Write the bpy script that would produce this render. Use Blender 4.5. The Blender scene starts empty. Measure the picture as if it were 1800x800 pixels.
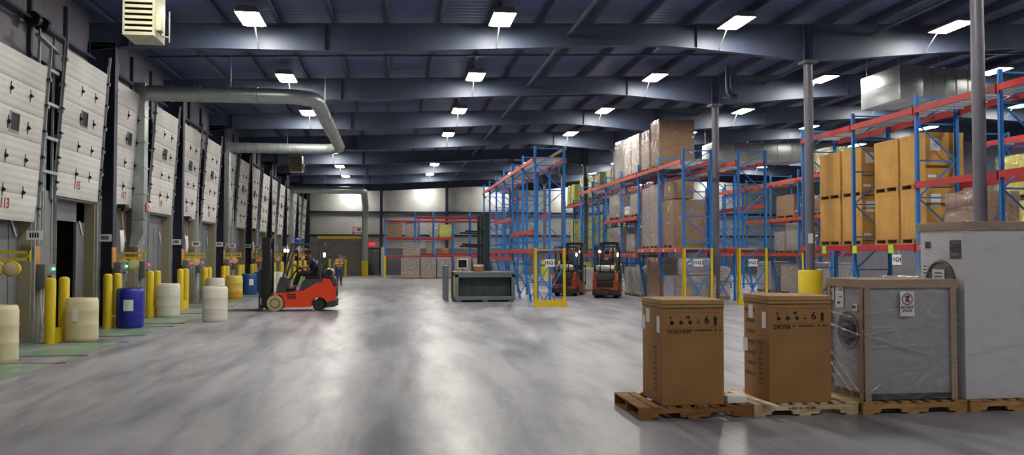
import bpy, bmesh, math, random
from mathutils import Vector, Matrix
from math import sin, cos, pi, radians
random.seed(7)
D = bpy.data
SC = bpy.context.scene
COL = SC.collection

# ------------------------------------------------------------------ helpers
def lin(c):
    """sRGB 0-255 triple -> linear rgba"""
    out = []
    for v in c:
        v = v / 255.0
        out.append(v / 12.92 if v <= 0.04045 else ((v + 0.055) / 1.055) ** 2.4)
    return (out[0], out[1], out[2], 1.0)


class MB:
    """collects shapes, then builds ONE mesh object"""
    def __init__(self):
        self.v = []; self.f = []; self.m = []

    def add(self, vs, fs, mi=0):
        o = len(self.v)
        self.v += [tuple(p) for p in vs]
        for f in fs:
            self.f.append(tuple(i + o for i in f)); self.m.append(mi)
        return self

    def box(self, x0, x1, y0, y1, z0, z1, mi=0):
        v = [(x0, y0, z0), (x1, y0, z0), (x1, y1, z0), (x0, y1, z0), (x0, y0, z1), (x1, y0, z1), (x1, y1, z1), (x0, y1, z1)]
        f = [(0, 3, 2, 1), (4, 5, 6, 7), (0, 1, 5, 4), (1, 2, 6, 5), (2, 3, 7, 6), (3, 0, 4, 7)]
        return self.add(v, f, mi)

    def cbox(self, x0, x1, y0, y1, z0, z1, c=0.01, mi=0):
        """box with chamfered edges"""
        c = min(c, (x1 - x0) * .45, (y1 - y0) * .45, (z1 - z0) * .45)
        bm = bmesh.new()
        bmesh.ops.create_cube(bm, size=1)
        for p in bm.verts:
            p.co = Vector(((x0 + x1) / 2 + p.co.x * (x1 - x0), (y0 + y1) / 2 + p.co.y * (y1 - y0), (z0 + z1) / 2 + p.co.z * (z1 - z0)))
        bmesh.ops.bevel(bm, geom=bm.edges[:], offset=c, segments=2, profile=.6, affect='EDGES')
        return self.bm(bm, mi)

    def bm(self, bm, mi=0, mat=None):
        bm.verts.index_update()
        vs = [(mat @ p.co if mat else p.co.copy()) for p in bm.verts]
        fs = [tuple(q.index for q in f.verts) for f in bm.faces]
        bm.free()
        return self.add(vs, fs, mi)

    def obox(self, c, size, rot=(0, 0, 0), mi=0):
        from mathutils import Euler
        R = Euler(rot).to_matrix()
        sx, sy, sz = (s / 2 for s in size)
        v = []
        for z in (-sz, sz):
            for (x, y) in ((-sx, -sy), (sx, -sy), (sx, sy), (-sx, sy)):
                v.append(Vector(c) + R @ Vector((x, y, z)))
        return self.add(v, [(0, 3, 2, 1), (4, 5, 6, 7), (0, 1, 5, 4), (1, 2, 6, 5), (2, 3, 7, 6), (3, 0, 4, 7)], mi)

    def bar(self, p, q, w, h=None, up=(0, 0, 1), mi=0):
        """square bar from p to q"""
        h = h or w
        p = Vector(p); q = Vector(q); d = (q - p).normalized()
        u = Vector(up)
        if abs(d.dot(u)) > .98: u = Vector((1, 0, 0)) if abs(d.x) < .9 else Vector((0, 1, 0))
        s = d.cross(u).normalized(); t = s.cross(d).normalized()
        v = []
        for e in (p, q):
            for a, b in ((-1, -1), (1, -1), (1, 1), (-1, 1)):
                v.append(e + s * (a * w / 2) + t * (b * h / 2))
        return self.add(v, [(0, 3, 2, 1), (4, 5, 6, 7), (0, 1, 5, 4), (1, 2, 6, 5), (2, 3, 7, 6), (3, 0, 4, 7)], mi)

    def tube(self, pts, r, n=12, caps=True, mi=0):
        """round tube through points, r a number or one radius per point"""
        pts = [Vector(p) for p in pts]
        rs = r if isinstance(r, (list, tuple)) else [r] * len(pts)
        o = len(self.v); ref = None
        for i, p in enumerate(pts):
            if i == 0: d = pts[1] - p
            elif i == len(pts) - 1: d = p - pts[i - 1]
            else: d = (pts[i + 1] - p).normalized() + (p - pts[i - 1]).normalized()
            d = d.normalized()
            if ref is None:
                ref = Vector((0, 0, 1)) if abs(d.z) < .9 else Vector((1, 0, 0))
            s = d.cross(ref).normalized(); t = s.cross(d).normalized(); ref = t
            for k in range(n):
                a = 2 * pi * k / n
                self.v.append(tuple(p + (s * cos(a) + t * sin(a)) * rs[i]))
        for i in range(len(pts) - 1):
            for k in range(n):
                a = o + i * n + k; b = o + i * n + (k + 1) % n
                self.f.append((a, b, b + n, a + n)); self.m.append(mi)
        if caps:
            self.f.append(tuple(o + k for k in reversed(range(n)))); self.m.append(mi)
            e = o + (len(pts) - 1) * n
            self.f.append(tuple(e + k for k in range(n))); self.m.append(mi)
        return self

    def lathe(self, prof, c=(0, 0, 0), axis='z', n=24, mi=0, sq=1.0):
        """prof: (radius, height) list; closed at both ends"""
        o = len(self.v)
        for (r, h) in prof:
            for k in range(n):
                a = 2 * pi * k / n
                x, y = r * cos(a), r * sin(a) * sq
                p = {'z': (x, y, h), 'x': (h, x, y), 'y': (y, h, x)}[axis]
                self.v.append((p[0] + c[0], p[1] + c[1], p[2] + c[2]))
        for i in range(len(prof) - 1):
            for k in range(n):
                a = o + i * n + k; b = o + i * n + (k + 1) % n
                self.f.append((a, b, b + n, a + n)); self.m.append(mi)
        self.f.append(tuple(o + k for k in reversed(range(n)))); self.m.append(mi)
        e = o + (len(prof) - 1) * n
        self.f.append(tuple(e + k for k in range(n))); self.m.append(mi)
        return self

    def prism(self, poly, a, b, axis='y', mi=0):
        """extrude a 2-D outline: axis y -> (x,z), x -> (y,z), z -> (x,y)"""
        n = len(poly); o = len(self.v)
        for t in (a, b):
            for (p, q) in poly:
                self.v.append({'y': (p, t, q), 'x': (t, p, q), 'z': (p, q, t)}[axis])
        self.f.append(tuple(o + k for k in range(n))); self.m.append(mi)
        self.f.append(tuple(o + n + k for k in reversed(range(n)))); self.m.append(mi)
        for k in range(n):
            l = (k + 1) % n
            self.f.append((o + k, o + n + k, o + n + l, o + l)); self.m.append(mi)
        return self

    def ball(self, c, r, n=12, mi=0):
        r = r if isinstance(r, (tuple, list)) else (r, r, r)
        bm = bmesh.new()
        bmesh.ops.create_uvsphere(bm, u_segments=n, v_segments=max(6, n // 2 + 2), radius=1)
        for p in bm.verts: p.co = Vector((c[0] + p.co.x * r[0], c[1] + p.co.y * r[1], c[2] + p.co.z * r[2]))
        return self.bm(bm, mi)

    def shift(self, d):
        self.v = [(p[0] + d[0], p[1] + d[1], p[2] + d[2]) for p in self.v]
        return self

    def build(self, name, mat, parent=None, angle=35, loc=None):
        me = D.meshes.new(name)
        me.from_pydata(self.v, [], self.f)
        mats = mat if isinstance(mat, (list, tuple)) else [mat]
        for x in mats: me.materials.append(x)
        if len(mats) > 1: me.polygons.foreach_set('material_index', self.m)
        bm = bmesh.new(); bm.from_mesh(me)
        bmesh.ops.recalc_face_normals(bm, faces=bm.faces)
        bm.to_mesh(me); bm.free()
        me.polygons.foreach_set('use_smooth', [True] * len(me.polygons))
        me.set_sharp_from_angle(angle=radians(angle))
        me.update()
        o = D.objects.new(name, me); COL.objects.link(o)
        if parent: o.parent = parent
        if loc: o.location = loc
        return o


def thing(name, label, cat, loc=(0, 0, 0), rotz=0, group=None):
    o = D.objects.new(name, None); COL.objects.link(o)
    o.empty_display_size = .2
    o.location = loc; o.rotation_euler = (0, 0, rotz)
    o['label'] = label; o['category'] = cat
    if group: o['group'] = group
    return o


def tag(o, label, cat, group=None):
    o['label'] = label; o['category'] = cat
    if group: o['group'] = group
    return o


def struct(o):
    o['kind'] = 'structure'
    return o


def kids(o):
    return CH.get(o.name, [])


CH = {}
def index_children():
    CH.clear()
    for o in D.objects:
        if o.parent: CH.setdefault(o.parent.name, []).append(o)


def dup(root, loc, rotz=None, label=None, group=None):
    """copy a thing with its parts and sub-parts"""
    def cp(o, par):
        c = o.copy(); COL.objects.link(c)
        if par: c.parent = par
        for k in CH.get(o.name, []): cp(k, c)
        return c
    r = cp(root, None)
    r.location = loc
    if rotz is not None: r.rotation_euler = (0, 0, rotz)
    if label: r['label'] = label
    if group: r['group'] = group
    return r


def text(s, size, mat, parent, loc, rot, name='lettering', thick=.001, align='CENTER', bold=0.0, sx=1.0):
    cu = D.curves.new('t', 'FONT'); cu.body = s; cu.size = size; cu.extrude = thick; cu.align_x = align; cu.align_y = 'CENTER'
    cu.offset = bold; cu.resolution_u = 3
    t = D.objects.new('t', cu); COL.objects.link(t)
    bpy.context.view_layer.update()
    me = D.meshes.new_from_object(t.evaluated_get(bpy.context.evaluated_depsgraph_get()))
    D.objects.remove(t); D.curves.remove(cu)
    me.materials.clear(); me.materials.append(mat); me.name = name
    o = D.objects.new(name, me); COL.objects.link(o)
    o.parent = parent; o.location = loc; o.rotation_euler = rot; o.scale = (sx, 1, 1)
    return o


# ------------------------------------------------------------------ materials
class NT:
    def __init__(self, name):
        self.m = D.materials.new(name); self.m.use_nodes = True
        self.t = self.m.node_tree; self.n = self.t.nodes
        self.p = self.n['Principled BSDF']; self.out = self.n['Material Output']

    def new(self, ty, **kw):
        n = self.n.new(ty)
        for k, v in kw.items():
            if k in n.inputs.keys(): n.inputs[k].default_value = v
            else: setattr(n, k, v)
        return n

    def link(self, a, b): self.t.links.new(a, b)

    def coords(self, kind='Object', scale=(1, 1, 1), rot=(0, 0, 0)):
        c = self.new('ShaderNodeTexCoord'); mp = self.new('ShaderNodeMapping')
        mp.inputs['Scale'].default_value = scale; mp.inputs['Rotation'].default_value = rot
        self.link(c.outputs[kind], mp.inputs['Vector'])
        return mp.outputs['Vector']

    def noise(self, vec, scale, detail=4, rough=.55, dist=0):
        n = self.new('ShaderNodeTexNoise')
        n.inputs['Scale'].default_value = scale; n.inputs['Detail'].default_value = detail
        n.inputs['Roughness'].default_value = rough; n.inputs['Distortion'].default_value = dist
        if vec: self.link(vec, n.inputs['Vector'])
        return n.outputs['Fac']

    def ramp(self, fac, stops):
        r = self.new('ShaderNodeValToRGB'); e = r.color_ramp.elements
        while len(e) < len(stops): e.new(.5)
        for x, (pos, c) in zip(e, stops):
            x.position = pos; x.color = c if len(c) == 4 else (c[0], c[1], c[2], 1)
        self.link(fac, r.inputs['Fac'])
        return r.outputs['Color']

    def maprange(self, fac, a, b, c, d):
        r = self.new('ShaderNodeMapRange')
        for k, v in zip(('From Min', 'From Max', 'To Min', 'To Max'), (a, b, c, d)): r.inputs[k].default_value = v
        self.link(fac, r.inputs['Value'])
        return r.outputs['Result']

    def mixc(self, fac, a, b, mode='MIX'):
        m = self.new('ShaderNodeMix', data_type='RGBA'); m.blend_type = mode
        for sock, v in ((m.inputs[0], fac), (m.inputs[6], a), (m.inputs[7], b)):
            if isinstance(v, (int, float)): sock.default_value = v
            elif isinstance(v, tuple): sock.default_value = v
            else: self.link(v, sock)
        return m.outputs[2]

    def bump(self, h, strength=.3, dist=.01):
        b = self.new('ShaderNodeBump'); b.inputs['Strength'].default_value = strength; b.inputs['Distance'].default_value = dist
        self.link(h, b.inputs['Height'])
        self.link(b.outputs['Normal'], self.p.inputs['Normal'])


def mat(name, c, rough=.6, metal=0, var=.12, vs=6, bump=0, bs=60, spec=.5, coords='Object', bd=.004):
    """painted / plain surface with a little uneven tone"""
    k = NT(name); c1 = lin(c)
    v = k.coords(coords)
    f = k.noise(v, vs, 5)
    lo = tuple(x * (1 - var) for x in c1[:3]) + (1,); hi = tuple(min(1, x * (1 + var)) for x in c1[:3]) + (1,)
    k.link(k.ramp(f, [(.3, lo), (.7, hi)]), k.p.inputs['Base Color'])
    k.p.inputs['Roughness'].default_value = rough; k.p.inputs['Metallic'].default_value = metal
    k.p.inputs['Specular IOR Level'].default_value = spec
    if bump: k.bump(k.noise(v, bs, 3), bump, bd)
    return k.m


def emit(name, c, s):
    k = NT(name)
    k.p.inputs['Base Color'].default_value = lin(c)
    k.p.inputs['Emission Color'].default_value = lin(c); k.p.inputs['Emission Strength'].default_value = s
    return k.m


def concrete():
    k = NT('polished_concrete')
    v = k.coords('Object', (1, 1, 1))
    vs = k.coords('Object', (1.6, .3, 1), (0, 0, radians(-35)))
    vd = k.coords('Object', (2.2, .32, 1), (0, 0, radians(62)))
    big = k.noise(v, .23, 4, .5, .4)
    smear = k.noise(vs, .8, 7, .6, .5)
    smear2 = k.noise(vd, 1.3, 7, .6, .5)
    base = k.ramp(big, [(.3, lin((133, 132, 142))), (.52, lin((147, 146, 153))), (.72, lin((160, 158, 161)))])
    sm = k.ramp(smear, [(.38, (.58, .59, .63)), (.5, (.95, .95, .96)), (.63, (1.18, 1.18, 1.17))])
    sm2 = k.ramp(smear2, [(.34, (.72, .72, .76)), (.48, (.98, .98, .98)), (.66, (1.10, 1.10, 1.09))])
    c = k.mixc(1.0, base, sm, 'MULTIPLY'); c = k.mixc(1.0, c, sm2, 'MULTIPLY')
    mid = k.noise(k.coords('Object', (1.2, .6, 1), (0, 0, .5)), 4.5, 5, .6, .2)
    c = k.mixc(1.0, c, k.ramp(mid, [(.25, (.90, .90, .91)), (.75, (1.08, 1.08, 1.08))]), 'MULTIPLY')
    fine = k.noise(v, 40, 3)
    c = k.mixc(1.0, c, k.ramp(fine, [(.3, (.93, .93, .93)), (.7, (1.05, 1.05, 1.05))]), 'MULTIPLY')
    # saw-cut joints every 6.86 m
    br = k.new('ShaderNodeTexBrick'); br.offset = 0; br.inputs['Scale'].default_value = 1
    br.inputs['Brick Width'].default_value = 4.6; br.inputs['Row Height'].default_value = 6.86; br.inputs['Mortar Size'].default_value = .006
    br.inputs['Color1'].default_value = (1, 1, 1, 1); br.inputs['Color2'].default_value = (1, 1, 1, 1); br.inputs['Mortar'].default_value = (.72, .72, .74, 1)
    k.link(k.coords('Object'), br.inputs['Vector'])
    c = k.mixc(1.0, c, br.outputs['Color'], 'MULTIPLY')
    k.link(c, k.p.inputs['Base Color'])
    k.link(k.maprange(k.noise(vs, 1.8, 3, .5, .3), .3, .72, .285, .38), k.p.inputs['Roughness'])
    k.p.inputs['Specular IOR Level'].default_value = .4
    k.bump(k.noise(vs, 3.5, 3), .05, .005)
    return k.m


def worn_green():
    k = NT('worn_green_paint')
    v = k.coords('Object', (1, .5, 1), (0, 0, .3))
    f = k.noise(v, 1.7, 8, .65, 1.0)
    k.link(k.ramp(f, [(.36, lin((86, 122, 97))), (.5, lin((112, 138, 118))), (.62, lin((150, 152, 150)))]), k.p.inputs['Base Color'])
    k.p.inputs['Roughness'].default_value = .4
    return k.m


def corrugated(name, c, axis, pitch, rough=.5, metal=.0, strength=.6):
    k = NT(name); c1 = lin(c)
    v = k.coords('Object')
    w = k.new('ShaderNodeTexWave', wave_type='BANDS', bands_direction=axis, wave_profile='SIN')
    w.inputs['Scale'].default_value = 1 / pitch * .314; w.inputs['Distortion'].default_value = 0
    k.link(v, w.inputs['Vector'])
    f = k.noise(v, .8, 4)
    k.link(k.ramp(f, [(.3, tuple(x * .85 for x in c1[:3])), (.7, tuple(x * 1.12 for x in c1[:3]))]), k.p.inputs['Base Color'])
    k.p.inputs['Roughness'].default_value = rough; k.p.inputs['Metallic'].default_value = metal
    k.bump(w.outputs['Fac'], strength, .02)
    return k.m


def cardboard(name, c, dark=.82):
    k = NT(name); c1 = lin(c)
    v = k.coords('Object')
    f = k.noise(v, 2.2, 5)
    col = k.ramp(f, [(.3, tuple(x * dark for x in c1[:3])), (.7, tuple(x * 1.1 for x in c1[:3]))])
    g = k.noise(k.coords('Object', (1, 1, .05)), 160, 2)
    col = k.mixc(1.0, col, k.ramp(g, [(.35, (.94, .94, .94)), (.65, (1.04, 1.04, 1.04))]), 'MULTIPLY')
    k.link(col, k.p.inputs['Base Color'])
    k.p.inputs['Roughness'].default_value = .75; k.p.inputs['Specular IOR Level'].default_value = .25
    return k.m


def wood(name, c):
    k = NT(name); c1 = lin(c)
    v = k.coords('Object', (1, 12, 12))
    vy = k.coords('Object', (3, 3, 3))
    f = k.noise(v, 2.5, 6, .6, .6); g = k.noise(vy, 2, 4)
    col = k.ramp(f, [(.3, tuple(x * .6 for x in c1[:3])), (.5, c1), (.75, tuple(min(1, x * 1.2) for x in c1[:3]))])
    col = k.mixc(1.0, col, k.ramp(g, [(.3, (.7, .68, .66)), (.7, (1.1, 1.1, 1.1))]), 'MULTIPLY')
    k.link(col, k.p.inputs['Base Color'])
    k.p.inputs['Roughness'].default_value = .8; k.p.inputs['Specular IOR Level'].default_value = .2
    k.bump(f, .25, .004)
    return k.m


def wrap(name, milk=.25, tint=(235, 235, 240), scale=5, bs=.9, gl0=.10, gl1=.42):
    """clear crinkled stretch film: partly see-through, glossy creases"""
    k = NT(name)
    v = k.coords('Object', (1, 1, 2.2))
    f = k.noise(v, scale, 5, .6, 1.5)
    b = k.new('ShaderNodeBump'); b.inputs['Strength'].default_value = bs; b.inputs['Distance'].default_value = .05
    k.link(f, b.inputs['Height'])
    gl = k.new('ShaderNodeBsdfGlossy'); gl.inputs['Roughness'].default_value = .12; gl.inputs['Color'].default_value = (1, 1, 1, 1)
    k.link(b.outputs['Normal'], gl.inputs['Normal'])
    df = k.new('ShaderNodeBsdfDiffuse'); df.inputs['Color'].default_value = lin(tint)
    k.link(b.outputs['Normal'], df.inputs['Normal'])
    tr = k.new('ShaderNodeBsdfTransparent')
    m1 = k.new('ShaderNodeMixShader'); m2 = k.new('ShaderNodeMixShader')
    crease = k.noise(v, scale * 1.7, 6, .65, 2.5)
    k.link(k.maprange(crease, .5, .72, milk * .5, min(1, milk * 2.6)), m1.inputs['Fac'])
    k.link(tr.outputs[0], m1.inputs[1]); k.link(df.outputs[0], m1.inputs[2])
    k.link(k.maprange(crease, .4, .75, gl0, gl1), m2.inputs['Fac'])
    k.link(m1.outputs[0], m2.inputs[1]); k.link(gl.outputs[0], m2.inputs[2])
    k.link(m2.outputs[0], k.out.inputs['Surface'])
    return k.m


def blocks():
    k = NT('grey_concrete_block')
    br = k.new('ShaderNodeTexBrick'); br.inputs['Scale'].default_value = 1
    br.inputs['Brick Width'].default_value = .4; br.inputs['Row Height'].default_value = .2; br.inputs['Mortar Size'].default_value = .012
    br.inputs['Color1'].default_value = lin((112, 106, 104)); br.inputs['Color2'].default_value = lin((126, 120, 116)); br.inputs['Mortar'].default_value = lin((92, 88, 88))
    c = k.new('ShaderNodeTexCoord'); s = k.new('ShaderNodeSeparateXYZ'); cb = k.new('ShaderNodeCombineXYZ')
    k.link(c.outputs['Object'], s.inputs[0]); k.link(s.outputs[0], cb.inputs[0]); k.link(s.outputs[2], cb.inputs[1])
    k.link(cb.outputs[0], br.inputs['Vector']); k.link(br.outputs['Color'], k.p.inputs['Base Color'])
    k.p.inputs['Roughness'].default_value = .9
    return k.m


def pile_cartons(name, c):
    """stacked small cartons: visible seams"""
    k = NT(name); c1 = lin(c)
    br = k.new('ShaderNodeTexBrick'); br.inputs['Scale'].default_value = 1
    br.inputs['Brick Width'].default_value = .42; br.inputs['Row Height'].default_value = .27; br.inputs['Mortar Size'].default_value = .008
    br.inputs['Color1'].default_value = tuple(x * .85 for x in c1[:3]) + (1,); br.inputs['Color2'].default_value = tuple(x * 1.12 for x in c1[:3]) + (1,)
    br.inputs['Mortar'].default_value = tuple(x * .35 for x in c1[:3]) + (1,)
    c = k.new('ShaderNodeTexCoord'); s = k.new('ShaderNodeSeparateXYZ'); cb = k.new('ShaderNodeCombineXYZ'); ad = k.new('ShaderNodeMath', operation='ADD')
    k.link(c.outputs['Object'], s.inputs[0]); k.link(s.outputs[0], ad.inputs[0]); k.link(s.outputs[1], ad.inputs[1])
    k.link(ad.outputs[0], cb.inputs[0]); k.link(s.outputs[2], cb.inputs[1])
    k.link(cb.outputs[0], br.inputs['Vector']); k.link(br.outputs['Color'], k.p.inputs['Base Color'])
    k.p.inputs['Roughness'].default_value = .75
    return k.m


M = dict(
    floor=concrete(), green=worn_green(),
    deck=corrugated('roof_deck_metal', (86, 99, 138), 'Y', .28, .5, 0, .5),
    steel=mat('dark_steel_primer', (74, 82, 104), .5, 0, .12, 2),
    navy=mat('navy_painted_steel', (42, 46, 68), .5, 0, .1, 2),
    colgrey=mat('grey_pipe_paint', (98, 96, 108), .45, 0, .08, 3),
    liner=corrugated('grey_liner_panel', (140, 136, 146), 'Y', .3, .6, 0, .35),
    backpanel=corrugated('white_insulated_panel', (186, 186, 182), 'X', .9, .6, 0, .25),
    lowergrey=mat('grey_wall_paint', (124, 124, 126), .6, 0, .1, 1.5),
    tan=mat('tan_foam_seal', (152, 144, 118), .85, 0, .08, 3),
    galv=mat('galvanized_sheet', (166, 172, 172), .36, .5, .14, 5),
    galvd=mat('galvanized_angle', (158, 162, 164), .45, .25, .15, 8),
    doorwhite=corrugated('white_door_panel', (200, 197, 195), 'Z', .13, .55, 0, .2),
    black=mat('black_rubber', (22, 22, 24), .6, 0, .1, 8),
    blackm=mat('black_enamel', (30, 30, 36), .4, 0, .15, 6),
    red=mat('red_number_paint', (150, 40, 44), .6),
    yellow=mat('safety_yellow', (214, 186, 28), .42, 0, .08, 4),
    rackblue=mat('rack_blue', (42, 120, 198), .42, 0, .12, 5),
    rackorange=mat('rack_beam_orange', (192, 74, 58), .45, 0, .14, 3),
    rackred=mat('rack_beam_red', (178, 40, 46), .45, 0, .14, 3),
    wire=mat('zinc_wire', (178, 180, 186), .4, .25, .1, 8),
    barrelw=mat('white_plastic_drum', (214, 208, 194), .4, 0, .06, 3, spec=.5),
    barrelc=mat('cream_plastic_drum', (216, 205, 168), .4, 0, .07, 3),
    barrely=mat('yellowed_plastic_drum', (218, 190, 96), .4, 0, .12, 3),
    barrelb=mat('blue_plastic_drum', (34, 44, 150), .32, 0, .08, 3),
    barreld=mat('dull_blue_drum', (40, 82, 134), .4, 0, .1, 3),
    paper=mat('white_paper', (226, 226, 228), .7, 0, .04, 9),
    ink=mat('black_ink', (26, 22, 22), .8, 0, .1, 9),
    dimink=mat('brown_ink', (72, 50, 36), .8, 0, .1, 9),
    steelgrey=mat('grey_enamel', (112, 118, 126), .4, .1, .12, 3),
    darkgreen=mat('dark_green_paint', (46, 62, 60), .45, 0, .12, 3),
    insidegreen=mat('grey_green_lining', (86, 98, 94), .6, 0, .15, 2),
    card=cardboard('brown_cardboard', (158, 116, 72)), cardw=cardboard('washer_cardboard', (158, 118, 76)), cardl=cardboard('lid_cardboard', (172, 134, 92)),
    cardt=cardboard('tan_bulk_cardboard', (200, 152, 84)), cardg=cardboard('greyed_cardboard', (164, 138, 110)),
    pile=pile_cartons('small_cartons', (162, 124, 88)),
    pilew=pile_cartons('pale_cartons', (190, 176, 156)),
    wooddark=wood('weathered_pallet_wood', (142, 102, 62)), woodlight=wood('fresh_pallet_wood', (206, 184, 148)), woodmid=wood('pallet_wood', (172, 134, 88)),
    wrapc=wrap('clear_stretch_film', .12, (235, 235, 240), 3.0, .3, .08, .4), wrapm=wrap('milky_stretch_film', .38, (235, 235, 240), 3.4, .35, .14, .6), wrapt=wrap('tight_stretch_film', .08, (225, 222, 235), 1.4, .10, .05, .2),
    yel=mat('yellow_green_film', (208, 206, 70), .35, 0, .14, 5, .5, 6, .5, 'Object', .05),
    whitebag=mat('white_film_bag', (214, 212, 214), .35, 0, .08, 6, .6, 7, .5, 'Object', .05),
    lavbag=mat('lavender_film_bag', (176, 168, 190), .3, 0, .14, 6, .7, 7, .5, 'Object', .05),
    appl=mat('grey_appliance_steel', (158, 156, 164), .45, .15, .05, 2), applw=mat('white_appliance_enamel', (206, 205, 214), .4, 0, .03, 2),
    lens=emit('lamp_lens', (255, 252, 240), 42), lensedge=emit('lamp_reflector', (240, 244, 244), 4),
    lampbody=mat('lamp_housing', (120, 122, 126), .4, .4),
    forkorange=mat('forklift_orange', (222, 66, 28), .35, 0, .1, 3), forkdirty=mat('worn_forklift_orange', (158, 66, 40), .5, 0, .3, 6),
    forkgrey=mat('forklift_grey', (58, 60, 66), .5, 0, .15, 5), forkcw=mat('counterweight_iron', (62, 60, 56), .6, .1, .25, 6),
    tyre=mat('black_tyre', (34, 33, 32), .8, 0, .15, 9), tyretan=mat('tan_tyre', (176, 158, 112), .75, 0, .12, 9),
    tank=mat('silver_gas_tank', (160, 156, 148), .35, .5, .15, 8),
    skin=mat('skin', (188, 132, 104), .55, 0, .06, 9), skind=mat('darker_skin', (150, 98, 74), .55, 0, .06, 9),
    hair=mat('dark_hair', (28, 22, 20), .7), navycloth=mat('navy_cloth', (30, 34, 66), .85), blackcloth=mat('black_cloth', (24, 25, 34), .85),
    greycloth=mat('grey_cloth', (150, 148, 150), .85), denim=mat('blue_denim', (62, 84, 122), .85), vestorange=mat('orange_vest', (236, 148, 60), .7), vestlime=mat('lime_vest', (150, 220, 50), .7),
    shoe=mat('dark_shoe', (34, 28, 26), .6), eye=mat('eye_dark', (30, 26, 24), .3),
    beige=mat('beige_enamel', (196, 190, 164), .5, 0, .08, 4), beiged=mat('beige_shadow_louver', (150, 150, 118), .5, 0, .1, 4),
    orangeply=mat('orange_plywood', (190, 132, 66), .7), boxgrey=mat('grey_control_box', (98, 100, 104), .45),
    ledg=emit('green_led', (90, 255, 150), 1.2), ledr=emit('red_led', (255, 40, 70), 1.2), headl=emit('headlamp', (255, 250, 235), 8), amber=emit('amber_lamp', (255, 150, 90), 5),
    exitr=emit('exit_red', (235, 40, 50), .3), pink=mat('pink_strobe', (240, 160, 150), .4), redp=mat('red_enamel', (190, 30, 50), .4), glass=mat('dark_glass', (30, 31, 36), .5, 0, .05, 6, 0, 60, .2),
    limesticker=mat('lime_sticker', (166, 230, 40), .6), greenstrap=mat('green_strap', (30, 84, 52), .4),
    screen=mat('dark_screen', (24, 30, 38), .1), blueball=mat('blue_cap', (50, 84, 170), .5), block=blocks(), trailer=mat('trailer_wall', (60, 50, 46), .7, 0, .2, 1), white=mat('white_paint', (222, 222, 222), .5),
    dockgrey=mat('dock_plate_grey', (116, 118, 124), .55, .1, .12, 1.2), slot=mat('dark_slot', (20, 20, 20), .9), pinkred=mat('rail_red', (200, 40, 80), .5),
    plank=wood('pale_plank_wood', (232, 218, 196)),
    fadeink=mat('faded_brown_print', (104, 76, 50), .8, 0, .1, 9),
    silverfoil=mat('silver_duct_foil', (205, 208, 210), .3, .75, .1, 2),
)

# ------------------------------------------------------------------ building shell
BAY = 6.86
FR = [22.0 + BAY * k for k in range(-3, 8)]            # frame lines along the aisle
XW = -7.1                                             # dock wall face
XR = 36.0; YB = 71.9; YF = -6.0
TRIM = [0]
def trim(o):
    TRIM[0] += 1; o.name = 'trim_%d' % TRIM[0]; o.data.name = o.name
    return struct(o)
def roof_z(x): return 7.74 + .0367 * x                # underside of purlins

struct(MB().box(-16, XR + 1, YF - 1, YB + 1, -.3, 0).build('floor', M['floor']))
# roof deck (slopes up to the right)
m = MB()
za, zb = roof_z(-8) + .22, roof_z(XR) + .22
m.add([(-8, YF, za), (XR, YF, zb), (XR, YB, zb), (-8, YB, za), (-8, YF, za + .1), (XR, YF, zb + .1), (XR, YB, zb + .1), (-8, YB, za + .1)],
      [(0, 3, 2, 1), (4, 5, 6, 7), (0, 1, 5, 4), (1, 2, 6, 5), (2, 3, 7, 6), (3, 0, 4, 7)])
struct(m.build('ceiling', M['deck']))
# purlins running down the building
for i in range(32):
    x = -7.0 + 1.36 * i
    if x > XR - .3: break
    z = roof_z(x)
    m = MB().box(x - .012, x + .012, YF, YB - .05, z, z + .21)
    m.box(x, x + .085, YF, YB - .05, z, z + .014).box(x - .085, x, YF, YB - .05, z + .196, z + .21)
    m.box(x + .07, x + .085, YF, YB - .05, z + .014, z + .035)
    struct(m.build('purlin_beam', M['steel']))
# bracing angles across the purlins at mid bay
for k in range(len(FR) - 1):
    y = (FR[k] + FR[k + 1]) / 2
    m = MB(); a, b = roof_z(-7), roof_z(XR - .5)
    m.bar((-7, y, a - .03), (XR - .5, y, b - .03), .05, .05)
    struct(m.build('brace_beam', M['steel']))
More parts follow.
